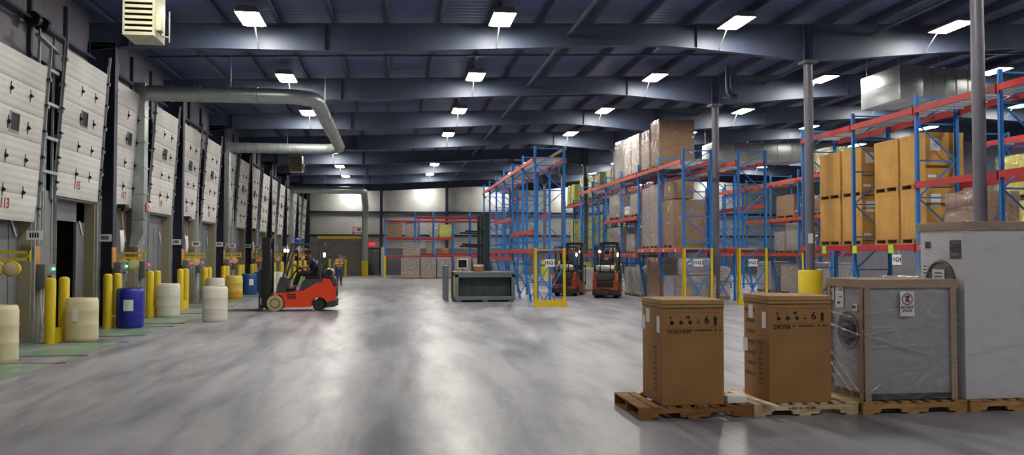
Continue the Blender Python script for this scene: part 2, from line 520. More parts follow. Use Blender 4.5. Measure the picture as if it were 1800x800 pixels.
# tapered rafters
PROF = [(-7.6, 6.72), (-6.5, 6.9), (-3.5, 6.94), (-1.8, 6.95), (-.3, 6.99), (3.0, 7.18), (5.9, 7.36), (7.0, 7.4), (8.2, 7.36), (10.3, 7.21), (11.45, 7.13), (12.7, 7.22), (15.1, 7.46), (18.5, 7.78), (22.5, 8.02), (26, 8.1), (30, 7.95), (36, 7.9)]
for y in FR:
    m = MB()
    top = [(x, roof_z(x) - .005) for x, z in PROF]
    w = PROF + top[::-1]
    m.prism(w, y - .006, y + .006, 'y')
    for i in range(len(PROF) - 1):
        (xa, zA), (xb, zB) = PROF[i], PROF[i + 1]
        m.add([(xa, y - .11, zA), (xb, y - .11, zB), (xb, y + .11, zB), (xa, y + .11, zA), (xa, y - .11, zA + .014), (xb, y - .11, zB + .014), (xb, y + .11, zB + .014), (xa, y + .11, zA + .014)],
              [(0, 3, 2, 1), (4, 5, 6, 7), (0, 1, 5, 4), (1, 2, 6, 5), (2, 3, 7, 6), (3, 0, 4, 7)])
        ta, tb = roof_z(xa) - .02, roof_z(xb) - .02
        m.add([(xa, y - .11, ta), (xb, y - .11, tb), (xb, y + .11, tb), (xa, y + .11, ta), (xa, y - .11, ta + .014), (xb, y - .11, tb + .014), (xb, y + .11, tb + .014), (xa, y + .11, ta + .014)],
              [(0, 3, 2, 1), (4, 5, 6, 7), (0, 1, 5, 4), (1, 2, 6, 5), (2, 3, 7, 6), (3, 0, 4, 7)])
    for xs in (-6.5, -1.75, 8.2, 11.3, 11.6, 16.5):
        zl = next(z0 + (z1 - z0) * (xs - x0) / (x1 - x0) for (x0, z0), (x1, z1) in zip(PROF, PROF[1:]) if x0 <= xs <= x1)
        m.box(xs - .008, xs + .008, y - .1, y + .1, zl + .014, roof_z(xs) - .02)
    struct(m.build('roof_beam', M['steel']))

# columns on the dock wall: I sections, web to the camera
for y in FR[1:]:
    m = MB()
    m.box(-7.42, -6.8, y - .006, y + .006, 0, 7.0)
    m.box(-6.815, -6.8, y - .12, y + .12, 0, 7.0).box(-7.42, -7.405, y - .12, y + .12, 0, 7.0)
    m.box(-7.42, -6.8, y - .12, y + .12, 6.9, 6.915)
    m.box(-7.46, -6.74, y - .17, y + .17, 0, .02)
    struct(m.build('wall_column', M['navy']))
# round pipe columns with painted sleeves on the right
for i, y in enumerate(FR[2:]):
    if y > 65: continue
    m = MB().lathe([(.125, 0), (.125, 7.06)], (11.45, y, 0), n=24)
    m.box(11.25, 11.65, y - .2, y + .2, 7.05, 7.135)
    c = struct(m.build('pipe_column', M['colgrey']))
    if i == 2: continue
    s = MB().lathe([(.325, 0), (.325, 1.28), (.31, 1.31), (.13, 1.31), (.127, 1.315)], (11.45, y, 0), n=36)
    s.build('column_sleeve', M['yellow'], c)
    if i == 1:
        MB().box(11.33, 11.47, y - .133, y - .131, 2.05, 2.32).build('paper_notice', M['paper'], c)
# long pipes up in the roof
for (x, dz) in ((4.6, .32), (13.3, .3)):
    m = MB().tube([(x, YF + .2, roof_z(x) - dz), (x, YB - .1, roof_z(x) - dz)], .045, 10)
    trim(m.build('trim_sprinkler_pipe', M['steel']))

# --- dock wall with its openings (two per bay)
OPEN = []
for y in FR[:-1]:
    OPEN += [(y + .3, y + 2.75), (y + 3.85, y + 6.3)]
ZH = 2.95                                             # head of the openings
m = MB(); prev = YF
for a, b in OPEN:
    m.box(-7.5, XW, prev, a, 0, ZH); prev = b
m.box(-7.5, XW, prev, YB, 0, ZH)
struct(m.build('wall_left', M['lowergrey']))
struct(MB().box(-7.56, -7.46, YF, YB, ZH, 7.9).box(-7.5, XW, YF, YB, ZH, ZH + .12).build('wall_left_upper', M['liner']))
m = MB()
for y in FR:
    for dy in (1.4, 3.3, 5.2): m.box(-7.46, -7.38, y + dy, y + dy + .09, 3.07, 7.4)
for z in (6.55,): m.box(-7.46, -7.3, YF, YB, z, z + .07)
trim(m.build('trim_wall_girts', M['steel']))
struct(MB().box(-16, XR, YB, YB + .2, 0, 9.6).build('wall_back', M['backpanel']))
struct(MB().box(XR, XR + .2, YF, YB, 0, 9.8).build('wall_right', M['liner']))
struct(MB().box(-8, XR, YF - .2, YF, 0, 9.8).build('wall_front', M['liner']))
m = MB()
for z in (3.25, 5.2): m.box(-7.4, XR, YB - .16, YB - .002, z, z + .16)
trim(m.build('trim_back_girts', M['navy']))
trim(MB().box(-1.1, XR, YB - .06, YB - .002, 0, 2.25).build('trim_back_wainscot', M['dockgrey']))
for x in (-6.95, -.95, 4.55, 10.1, 15.6, 21.1):
    m = MB().box(x - .01, x + .01, YB - .36, YB - .16, 0, roof_z(x)).box(x - .12, x + .12, YB - .37, YB - .355, 0, roof_z(x)).box(x - .12, x + .12, YB - .175, YB - .16, 0, roof_z(x))
    trim(m.build('trim_back_post', M['navy']))

# --- what fills each opening: tan foam return, steel angle, grey dock plate, worn green pit plate
PAIRS = []                                            # bollard-pair positions
for y in FR[2:]:
    PAIRS += [y - 1.0, y + 2.5]
PAIRS = [y for y in PAIRS[1:] if y < 69.5]
for i, (a, b) in enumerate(OPEN[2:]):
    trim(MB().box(-7.36, -7.07, b - .05, b - .002, 0, ZH - .002).box(-7.36, -7.07, a + .002, a + .05, 0, ZH - .002).build('trim_opening_seal', M['tan']))
    m = MB()
    m.box(-7.098, -7.02, b + .002, b + .012, .0, ZH + .05).box(-7.098, -7.088, b + .012, b + .11, 0, ZH + .05).box(-7.03, -7.02, b + .012, b + .06, 0, ZH + .05)
    m.box(-7.098, -7.02, a - .012, a - .002, .0, ZH + .05).box(-7.098, -7.088, a - .11, a - .012, 0, ZH + .05)
    trim(m.build('trim_jamb_angle', M['galvd']))
    if i == 3:
        continue
    p = MB().box(-7.36, -7.3, a, b, 0, ZH)
    for q in range(1, 5):
        yy = a + (b - a) * q / 5
        p.box(-7.3, -7.285, yy - .02, yy + .02, .05, 2.6)
    s = trim(p.build('trim_dock_plate', M['dockgrey']))
    MB().bar((-7.27, b - .24, 2.1), (-7.27, b - .46, 2.42), .02, .05).build('pull_handle', M['white'], s)
# the open trailer behind the second door
a, b = OPEN[5]
a, b = OPEN[5]
m = MB()
m.box(-7.36, -7.3, a, a + .12, 0, ZH).box(-7.36, -7.3, b - .55, b, 0, ZH).box(-7.36, -7.3, a, b, 2.5, ZH)
p = trim(m.build('trim_trailer_frame', M['dockgrey']))
MB().bar((-7.28, b - .20, 2.2), (-7.28, b - .42, 2.52), .02, .05).build('pull_handle', M['white'], p)
m = MB().box(-13.5, -7.37, a + .02, a + .07, .0, 2.7).box(-13.5, -7.37, b - .07, b - .02, .0, 2.7).box(-13.5, -7.37, a + .02, b - .02, 2.7, 2.76).box(-13.56, -13.5, a + .02, b - .02, 0, 2.76)
m.box(-13.5, -7.37, a + .07, b - .07, .0, .04)
for q in range(9): m.box(-13.3 + q * .65, -13.22 + q * .65, b - .1, b - .07, .05, 2.65)
t = thing('truck_trailer', 'dark empty truck trailer seen through the open dock behind the first bollards', 'trailer', (0, 0, 0))
m.build('trailer_body', M['trailer'], t)
for i, (a, b) in enumerate(OPEN[2:]):
    m = MB().box(-7.02, -5.35, a + .1, b - .1, .0, .006)
    o = trim(m.build('trim_leveler_plate', M['green']))
    MB().box(-7.02, -5.2, a + .06, a + .09, .0, .008).box(-7.02, -5.2, b - .09, b - .06, .0, .008).build('pit_gap', M['slot'], o)

# --- overhead doors, raised, leaning into the room on inclined tracks
ORD = ['first', 'second', 'third', 'fourth', 'fifth', 'sixth', 'seventh', 'eighth', 'ninth', 'tenth', 'eleventh', 'twelfth', 'thirteenth', 'fourteenth', 'fifteenth', 'sixteenth']
DH, LEAN = 3.12, radians(3.4)
def latch_mesh():
    m = MB()
    m.bar((0.008, 0, -.12), (0.008, 0, .12), .008, .012).bar((0.01, -.035, 0), (0.01, .035, 0), .014, .03)
    m.prism([(.01, -.05), (.07, 0), (.01, .05)], -.016, .016, 'y')
    return m
for i, (a, b) in enumerate(OPEN[2:]):
    w = b - a + .1
    num = 111 + 2 * (i - 0) if False else 113 + 2 * (i - 2)
    d = D.objects.new('x', None)
    m = MB()
    for s in range(6):
        z0 = s * DH / 6
        m.cbox(-.05, 0, -w / 2, w / 2, z0 + .003, z0 + DH / 6 - .003, .008)
    zb = 2.99 if i != 2 else 2.38
    o = m.build('door_%d' % (i + 1), M['doorwhite'])
    o.location = (-6.99 - .05, (a + b) / 2, zb); o.rotation_euler = (0, LEAN, 0)
    struct(o)
    D.objects.remove(d)
    f = MB().box(0, .02, -.2, .2, 1.635, 1.66).box(0, .02, -.2, .2, 1.98, 2.005).box(0, .02, -.2, -.178, 1.66, 1.98).box(0, .02, .178, .2, 1.66, 1.98).build('door_window', M['galvd'], o)
    MB().box(-.002, .006, -.178, .178, 1.66, 1.98).build('pane', M['glass'], f)
    for q in range(4):
        for sgn in (-1, 1):
            l = latch_mesh().build('latch', M['black'], o) if (i == 0 and q == 0 and sgn == -1) else None
            if l is None:
                l = D.objects.new('latch', LATCH); COL.objects.link(l); l.parent = o
            else: LATCH = l.data
            l.location = (0, .16 + sgn * .42, .55 + q * .62)
    for (ya, nm) in ((-w / 2 - .07, 0), (w / 2 + .07, 1)):
        tr = MB().box(-.02, .035, ya - .012, ya + .012, -zb * 0 - .15, DH + .42).box(-.02, -.01, ya - .05, ya + .05, -.15, DH + .2)
        for q in range(6): tr.box(-.07, .06, ya - .03, ya + .03, .1 + q * .55, .17 + q * .55)
        tr.build('door_track', M['galvd'], o)
        rl = MB()
        for q in range(6): rl.lathe([(.028, -.05), (.028, .05)], (.03, ya * .985, .28 + q * .52), 'y', 8)
        rl.build('track_rollers', M['black'], o)
    if 2 <= i < 9: text(str(num), .26, M['red'], o, (.004, -.12, .3), (pi / 2, 0, pi / 2), 'door_number', .001, bold=.008)
    elif i >= 9: text(str(num), .26, M['red'], o, (.004, -.12, .3), (pi / 2, 0, pi / 2), 'door_number', .001)

# counter-shaft, cable drums and cross bars between the two nearest doors
t = thing('door_shaft', 'black counterbalance shaft with cable drums above the lowest hanging white door', 'door hardware', (0, 0, 0))
MB().tube([(-7.2, 15.5, 6.5), (-7.2, 18.6, 6.5)], .035, 12).build('shaft', M['blackm'], t)
MB().lathe([(.05, 0), (.15, .02), (.14, .09), (.15, .16), (.05, .18)], (-7.2, 18.0, 6.5), 'y', 20).build('cable_drum', M['blackm'], t)
MB().lathe([(.05, 0), (.15, .02), (.14, .09), (.15, .16), (.05, .18)], (-7.2, 18.45, 6.5), 'y', 20).build('cable_drum', M['blackm'], t)
m = MB()
for z in (3.4, 4.1, 4.8, 5.5): m.box(-7.02, -6.95, 18.05, 18.8, z, z + .06)
m.box(-7.08, -7.04, 18.02, 18.07, 2.9, 6.3).box(-7.08, -7.04, 18.75, 18.8, 2.9, 6.3)
m.bar((-7.0, 17.8, 6.12), (-7.0, 18.85, 5.98), .1, .05)
m.build('cross_bars', M['galvd'], t)

# --- bollard pairs with a low plate between them
first = None
index_children()
for i, y in enumerate(PAIRS):
    lab = 'yellow bollard pair joined by a low plate, %s along the dock wall' % ORD[i - 0 if i < 16 else 15]
    if first is None:
        t = thing('bollard_pair', lab, 'bollard', (-6.62, y, 0), 0, 'yellow bollards along the dock wall')
        for dy in (0, .7):
            MB().lathe([(.1, 0), (.1, 1.24), (.085, 1.27), (.05, 1.29), (.0005, 1.295)], (0, dy, 0), n=24).build('post', M['yellow'], t)
        MB().box(-.1, .02, .06, .62, 0, .27).box(.02, .1, .06, .62, .0, .27).build('low_plate', M['yellow'], t)
        first = t; index_children()
    else: dup(first, (-6.62, y, 0), None, lab)

# --- control boxes, address plates behind them
index_children(); first = {}
for i, y in enumerate(PAIRS):
    green = i in (0, 1)
    lab = 'grey dock control box with %s lamp, %s along the dock wall' % ('green' if green else 'red', ORD[min(i, 15)])
    if i == 0: lab = 'grey dock control box with green lamp beside the first conduit pipes'
    if i == 1: lab = 'grey dock control box with green lamp under the first double dock lamp'
    yy = y + .4; bx = -7.08
    if i % 2 == 1: yy, bx = y + .84, -6.79
    if green not in first:
        t = thing('control_box', lab, 'control box', (bx, yy, 1.3), 0, 'dock control boxes')
        MB().cbox(0, .2, 0, .55, -.22, .25, .015).build('box', M['boxgrey'], t)
        MB().cbox(0, .03, -.08, .2, .1, .62, .005).build('backboard', M['orangeply'], t)
        MB().lathe([(.032, 0), (.032, .03), (.02, .05)], (.2, .38, .15), 'x', 12).build('indicator_lamp', M['ledg' if green else 'ledr'], t)
        MB().lathe([(.02, 0), (.02, .04)], (.2, .38, 0), 'x', 10).build('push_button', M['paper'], t)
        MB().lathe([(.02, 0), (.02, .04)], (.2, .2, 0), 'x', 10).build('push_button', M['black'], t)
        first[green] = t; index_children()
    else: dup(first[green], (bx, yy, 1.3), None, lab)
def plate(lab, x, y, z, par=None):
    t = thing('address_plate', lab, 'sign', (x, y, z), 0, 'white address plates on the dock wall')
    MB().box(0, .3, 0, .006, -.09, .09).build('plate', M['paper'], t)
    m = MB()
    for q in range(4): m.box(.06 + q * .045, .09 + q * .045, -.002, 0, -.045, .05)
    m.build('code_marks', M['ink'], t)
    return t
first = None
for i, y in enumerate(PAIRS):
    c = (i % 2 == 1)
    x, yy, z = (-7.12, y + 1.0 - .135, 2.15) if c else (-7.08, y + .0, 2.12)
    lab = 'white address plate on the %s dark wall column' % ORD[i // 2] if c else 'white address plate on the pipes after the %s dark wall column' % ORD[i // 2]
    if first is None: first = plate(lab, x, yy, z); index_children()
    else: dup(first, (x, yy, z), None, lab)
# conduits beside each mid-bay pair
first = None
for i, y in enumerate(PAIRS):
    if i % 2 == 1 or abs(y - 24.4) < .3 or abs(y - 58.8) < .6: continue
    lab = 'grey conduit pipes on the wall between docks, %s group from the camera' % ORD[i // 2]
    if first is None:
        t = thing('conduit_pipes', lab, 'conduit', (-7.02, y + .28, 0), 0, 'conduits on the dock wall')
        MB().tube([(0, .12, 1.95), (0, .12, 3.6)], .045, 10).build('wide_pipe', M['galv'], t)
        MB().tube([(0, .3, 1.95), (0, .3, 4.6)], .03, 8).build('narrow_pipe', M['galv'], t)
        MB().tube([(0, .4, 1.95), (0, .4, 5.2)], .022, 8).build('narrow_pipe', M['galv'], t)
        MB().tube([(.03, .24, 1.05), (.04, .2, .85), (.02, .28, .6), (.05, .2, .4), (.02, .25, .2), (.03, .18, .03)], .016, 8).tube([(.03, .34, 1.05), (.04, .36, .7), (.02, .3, .4), (.05, .36, .2), (.03, .3, .03)], .02, 8).build('flexible_hose', M['white'], t)
        first = t; index_children()
    else: dup(first, (-7.02, y + .28, 0), None, lab)

# --- dock lamps on a double yellow arm, and shovels hanging by each column
def dock_lamp(lab, loc):
    t = thing('dock_lamp', lab, 'dock lamp', loc, 0, 'yellow dock lamps')
    MB().bar((0, 0, .06), (.75, .0, .06), .035, .05).bar((0, 0, -.06), (.75, 0, -.06), .035, .05).bar((.75, 0, -.09), (.75, 0, .09), .035, .04).bar((0, 0, -.12), (0, 0, .14), .06, .06).box(-.125, 0, -.03, .03, -.1, .1).build('swing_arm', M['yellow'], t)
    for x in (.25, .5):
        h = MB().lathe([(.05, .13), (.09, .1), (.13, -.02), (.14, -.1), (.13, -.11)], (x, 0, -.22), 'y', 18).build('lamp_head', M['yellow'], t)
        MB().lathe([(.115, -.115), (.1, -.12)], (x, 0, -.22), 'y', 18).build('lamp_glass', M['barrelc'], h)
    return t
first = None; sh = None
for i, y in enumerate(FR[2:-1]):
    lab = 'yellow double-arm dock lamp, %s along the dock wall counted from the camera' % ORD[i]
    loc = (-6.98, y + .52, 1.72)
    if first is None: first = dock_lamp(lab, loc); index_children()
    else: dup(first, loc, None, lab)
    lab = 'white-bladed shovel with wooden handle hanging by the dock wall, %s from the camera' % ORD[max(0, i - 1)]
    loc = (-6.88, y + .85, 1.75)
    if abs(y - 35.7) < .3: continue
    if i == 0: continue
    if sh is None:
        t = thing('shovel', lab, 'shovel', loc, 0, 'shovels hanging by the dock doors')
        MB().tube([(-.02, 0, 1.2), (.02, .02, .62)], .022, 10).build('wooden_handle', M['orangeply'], t)
        MB().tube([(.02, .02, .62), (.04, .02, .35)], .02, 8).build('shaft', M['white'], t)
        m = MB(); pr = [(.62, .05), (.5, .13), (.35, .15), (.2, .12), (.08, .05), (0, .01)]
        vs = []
        for z, hw in pr:
            bow = .10 + .05 * math.sin((z / .62) * pi)
            for s in (-1, -.5, 0, .5, 1): vs.append((bow - .05 * abs(s) + .0 * z - .08, hw * s, z))
        n = len(pr); fs = []
        for r in range(n - 1):
            for s in range(4): fs.append((r * 5 + s, r * 5 + s + 1, r * 5 + s + 6, r * 5 + s + 5))
        vs2 = [(x - .012, yv, z) for x, yv, z in vs]; k = len(vs)
        fs2 = [tuple(q + k for q in reversed(f)) for f in fs]
        rim = [0, 1, 2, 3, 4] + [r * 5 + 4 for r in range(1, n)] + [(n - 1) * 5 + s for s in (3, 2, 1, 0)] + [r * 5 for r in range(n - 2, 0, -1)]
        fs3 = [(rim[q], rim[(q + 1) % len(rim)], rim[(q + 1) % len(rim)] + k, rim[q] + k) for q in range(len(rim))]
        m.add(vs + vs2, fs + fs2 + fs3)
        m.build('blade', M['white'], t, 50)
        MB().cbox(-.1, .12, -.14, .2, 1.18, 1.28, .02).cbox(-.02, .04, -.04, .12, 1.1, 1.18, .01).build('hanger', M['black'], t)
        sh = t; index_children()
    else: dup(sh, loc, None, lab)

# --- drums
def drum(name, lab, x, y, m1, r=.3, h=.87, rotz=0, squash=1, label=False, group='plastic drums by the dock wall'):
    t = thing(name, lab, 'drum', (x, y, 0), rotz, group)
    pr = [(r * .9, 0), (r * .97, .03), (r, .09), (r * .985, .3), (r, .32), (r, .36), (r * .985, .38), (r * .985, .58), (r, .6), (r, .64), (r * .985, .66), (r * .99, h - .08), (r * .93, h - .01), (r * .9, h)]
    MB().lathe(pr, (0, 0, 0), 'z', 32, sq=squash).build('drum_shell', M[m1], t)
    MB().lathe([(r * .88, h - .002), (r * .88, h + .012), (r * .8, h + .012), (r * .8, h - .02), (.001, h - .02)], (0, 0, 0), 'z', 32, sq=squash).build('rim', M[m1], t)
    if label:
        m = MB(); n = 6; a0, a1 = label
        for q in range(n):
            A, B = a0 + (a1 - a0) * q / n, a0 + (a1 - a0) * (q + 1) / n
            m.add([(cos(A) * (r + .003), sin(A) * (r + .003), .42), (cos(B) * (r + .003), sin(B) * (r + .003), .42), (cos(B) * (r + .003), sin(B) * (r + .003), .68), (cos(A) * (r + .003), sin(A) * (r + .003), .68)], [(0, 1, 2, 3)])
        m.build('paper_label', M['paper'], t)
    return t
fa = -pi / 2 + .25
drum('plastic_drum', 'cream plastic drum cut off by the edge of the photo', -6.28, 14.62, 'barrelc', .31, .92)
drum('plastic_drum', 'cream white dented drum with a torn label beside the first bollard pair', -6.19, 18.1, 'barrelc', .31, .86, .2, .94, (fa - .75, fa - .35))
drum('plastic_drum', 'bright blue drum with a white paper label', -6.18, 21.22, 'barrelb', .31, .93, 0, 1, (fa - .45, fa + .25))
drum('plastic_drum', 'clean white drum against the bollards, just past the bright blue drum', -6.2, 24.75, 'barrelw', .32, .92)
drum('plastic_drum', 'off-white drum standing out on the concrete away from the bollards', -4.58, 22.95, 'barrelw', .32, .9)
drum('plastic_drum', 'off-white drum by the wall, half hidden behind the drum out on the concrete', -6.2, 31.1, 'barrelw', .32, .9)
drum('plastic_drum', 'yellowed drum with amber liquid in its lower part', -6.15, 34.4, 'barrely', .32, .9)
MB().lathe([(.318, .03), (.324, .09), (.324, .27), (.32, .29)], (0, 0, 0), 'z', 32).build('amber_liquid_level', mat('amber_tint', (206, 140, 40), .4), D.objects[[o.name for o in D.objects if o.get('label', '').startswith('yellowed')][0]])
drum('plastic_drum', 'dull blue drum with a white label behind the forklift mast', -6.15, 37.9, 'barreld', .32, .9, 0, 1, (fa - .1, fa + .5))
drum('plastic_drum', 'white drum behind the driver of the side-on forklift', -5.15, 39.6, 'barrelw', .33, .95)
drum('plastic_drum', 'white drum behind the front wheel of the side-on forklift', -5.42, 38.5, 'barrelw', .33, .95)
drum('plastic_drum', 'dull blue drum without label, last of the drums', -6.1, 40.8, 'barreld', .32, .9)

# --- unit heaters
def heater(lab, x, y, z, w=.52, h=.9, dep=.75):
    t = thing('unit_heater', lab, 'heater', (x, y, z))
    MB().cbox(0, w, .04, dep, 0, h, .015).build('casing', M['beige'], t)
    m = MB().box(0, w, 0, .04, 0, .06).box(0, w, 0, .04, h - .05, h).box(0, .03, 0, .04, .06, h).box(w - .03, w, 0, .04, .06, h)
    m.build('front_frame', M['beige'], t)
    m = MB()
    for q in range(8):
        zz = .1 + q * (h - .16) / 8
        m.add([(.03, .0, zz), (w - .03, .0, zz), (w - .03, .045, zz + .075), (.03, .045, zz + .075), (.03, .004, zz - .006), (w - .03, .004, zz - .006), (w - .03, .049, zz + .069), (.03, .049, zz + .069)],
              [(0, 1, 2, 3), (4, 7, 6, 5), (0, 4, 5, 1), (1, 5, 6, 2), (2, 6, 7, 3), (3, 7, 4, 0)])
    m.build('louvers', M['beige'], t)
    MB().box(.03, w - .03, .036, .041, .06, h - .05).build('dark_opening', M['black'], t)
    MB().cbox(w, w + .1, .1, .3, .12, .42, .01).build('gas_box', M['beige'], t)
    MB().tube([(w + .05, .2, .12), (w + .08, .22, .04), (w + .2, .25, .03)], .02, 8).tube([(w + .2, .25, -.06), (w + .2, .25, .5)], .014, 8).build('gas_pipe', M['galvd'], t)
    MB().tube([(.05, .1, h), (.05, .1, roof_z(x) - z)], .008, 6).tube([(w - .05, .1, h), (w - .05, .1, roof_z(x) - z)], .008, 6).tube([(.05, dep - .1, h), (.05, dep - .1, roof_z(x) - z)], .008, 6).tube([(w - .05, dep - .1, h), (w - .05, dep - .1, roof_z(x) - z)], .008, 6).build('hanger_rods', M['galvd'], t)
    return t
heater('beige louvred unit heater cut off by the top edge of the photo', -4.74, 15.6, 5.63, .53, .95, .75)
heater('beige louvred unit heater hanging far down the dock wall below a duct', -5.35, 45, 6.05, .65, .86, .75)

# --- round ducts
R = .215
def arc(c, r, a0, a1, z, n=8): return [(c[0] + r * cos(a0 + (a1 - a0) * q / n), c[1] + r * sin(a0 + (a1 - a0) * q / n), z) for q in range(n + 1)]
def seams(par, p, q, n):
    for s in range(1, n):
        f = s / n; c = [p[k] + (q[k] - p[k]) * f for k in range(3)]
        ax = 'x' if abs(p[0] - q[0]) > abs(p[1] - q[1]) else 'y'
        MB().lathe([(R, -.015), (R + .012, -.01), (R + .012, .01), (R, .015)], c, ax, 24).build('joint_band', M['galv'], par)
z1 = 6.2
t = thing('air_duct', 'galvanized round duct looping out from the dock wall and back again', 'duct', (0, 0, 0))
p = [(-6.85, 24.35, z1), (-3.0, 24.35, z1)] + arc((-3.0, 25.15), .8, -pi / 2, 0, z1)[1:] + [(-2.2, 35.6, z1)] + arc((-3.0, 35.6), .8, 0, pi / 2, z1)[1:] + [(-6.85, 36.4, z1)]
MB().tube(p, R, 24).build('round_run', M['galv'], t)
seams(t, p[0], p[1], 5); seams(t, (-2.2, 25.2, z1), (-2.2, 35.6, z1), 8); seams(t, (-3.0, 36.4, z1), (-6.85, 36.4, z1), 9)
for (yy, lo) in ((24.35, 1.95), (36.4, 1.95)):
    dr = MB().cbox(-7.02, -6.72, yy - .22, yy + .16, lo + .35, z1 + .24, .01)
    dr.add([(-7.02, yy - .22, lo + .35), (-6.72, yy - .22, lo + .35), (-6.72, yy + .16, lo + .35), (-7.02, yy + .16, lo + .35), (-7.08, yy - .22, lo), (-6.9, yy - .22, lo), (-6.9, yy + .16, lo), (-7.08, yy + .16, lo)],
           [(0, 1, 2, 3), (7, 6, 5, 4), (0, 4, 5, 1), (1, 5, 6, 2), (2, 6, 7, 3), (3, 7, 4, 0)])
    for q in range(5): dr.box(-7.04, -6.70, yy - .24, yy + .18, 2.7 + q * .7, 2.73 + q * .7)
    dr.build('wall_drop', M['galv'], t)
m = MB()
for (x, yy) in ((-4.4, 36.4), (-2.2, 28), (-2.2, 33), (-4.5, 24.35)): m.tube([(x, yy, z1 + R), (x, yy, roof_z(x))], .012, 6)
m.build('hanger_rods', M['galvd'], t)
t = thing('air_duct', 'galvanized round duct bending down to the floor beside the block wall', 'duct', (0, 0, 0))
p = [(-6.85, 59.0, 6.15), (-2.8, 59.0, 6.15)] + arc((-2.8, 59.8), .8, -pi / 2, 0, 6.15)[1:] + [(-2.05, 62, 6.1), (-2.15, 68.4, 5.45), (-2.2, 69.1, 5.3), (-2.22, 69.35, 5.0), (-2.22, 69.4, 4.6), (-2.22, 69.4, .9)]
MB().tube(p, .25, 20).build('round_run', M['galv'], t)
MB().cbox(-7.02, -6.68, 58.7, 59.3, 2.3, 6.4, .01).build('wall_drop', M['galv'], t)
MB().lathe([(.27, 0), (.27, 1.2), (.255, 1.22)], (-2.22, 69.4, 0), 'z', 20).build('yellow_guard', M['yellow'], t)
MB().tube([(-4.6, 59, 6.37), (-4.6, 59, roof_z(-4.6))], .02, 6).tube([(-2, 60.5, 6.37), (-2, 60.5, roof_z(-2))], .02, 6).build('hanger_rods', M['galvd'], t)
# square supply ducts on the right
for (lab, x0, x1, y0, y1, z0, z1) in (('shiny square duct hanging above the big brown cartons', 15.5, 18.3, 24.0, 26.2, 6.55, 7.62),
                                   ('shiny square duct hanging above the far blue racking', 15.4, 20.0, 38.5, 40.6, 6.25, 7.2)):
    t = thing('square_duct', lab, 'duct', (x0, y0, z0))
    w, d, h = x1 - x0, y1 - y0, z1 - z0
    m = MB().cbox(0, .78, 0, d, 0, h, .02).cbox(.78, w, .1, d, .04, h - .04, .02)
    m.build('casing', M['silverfoil'], t)
    m = MB()
    for q in range(5): m.box(.8 + q * (w - .85) / 5, .83 + q * (w - .85) / 5, .08, d, .02, h - .02)
    m.box(0, .8, -.01, d, h * .5, h * .5 + .02)
    m.build('flanges', M['galv'], t)
    m = MB()
    for xx in (.1, w - .1):
        for yy in (.2, d - .2): m.tube([(xx, yy, h - .06), (xx, yy, roof_z(x0 + xx) - z0)], .012, 6)
    m.build('hanger_rods', M['galvd'], t)
t = thing('alarm_strobe', 'pink and white alarm strobe box on the square duct drop between dock doors', 'alarm', (-6.7, 24.4, 3.05))
MB().cbox(0, .05, -.09, .09, -.12, .12, .01).build('strobe_case', M['pink'], t)
MB().cbox(.05, .09, -.05, .05, -.03, .07, .01).build('strobe_lens', M['paper'], t)
# J-shaped pipes hooked up by the columns
for (lab, x, y) in (('dark curved vent pipe up in the roof near the middle column', 11.0, 26.6), ('dark curved vent pipe up in the roof far behind the yellow pallets', 10.8, 54)):
    t = thing('vent_pipe', lab, 'pipe', (x, y, 6.95))
    MB().tube([(0, 0, 1.05), (0, 0, .35), (.04, 0, .15), (.15, 0, .05), (.3, 0, .02)], .09, 12).build('pipe_bend', M['steel'], t)
    MB().box(-.16, .5, -.02, .02, -.01, .02).build('bracket', M['galvd'], t)

# --- high-bay lights
def light_proto(lab, loc):
    t = thing('high_bay_light', lab, 'light', loc, 0, 'high-bay lights under the roof')
    m = MB()
    prof = [(-.26, .0), (-.27, .03), (-.2, .11), (.2, .11), (.27, .03), (.26, .0)]
    m.prism(prof, -.63, .63, 'y').box(-.285, -.27, -.63, .63, -.04, .03).box(.27, .285, -.63, .63, -.04, .03).box(-.27, .27, -.63, -.615, -.04, 0).box(-.27, .27, .615, .63, -.04, 0)
    m.build('housing', M['lampbody'], t)
    MB().add([(-.27, -.61, -.012), (.27, -.61, -.012), (.27, .61, -.012), (-.27, .61, -.012), (-.2, -.52, -.07), (.2, -.52, -.07), (.2, .52, -.07), (-.2, .52, -.07)], [(0, 1, 2, 3), (7, 6, 5, 4), (0, 4, 5, 1), (1, 5, 6, 2), (2, 6, 7, 3), (3, 7, 4, 0)]).build('lens', M['lens'], t)
    return t
LX = [-3.38, 2.68, 8.8, 14.9, 21.5, 28.2]
CN = ['first', 'second', 'third', 'fourth', 'fifth', 'sixth']
first = None
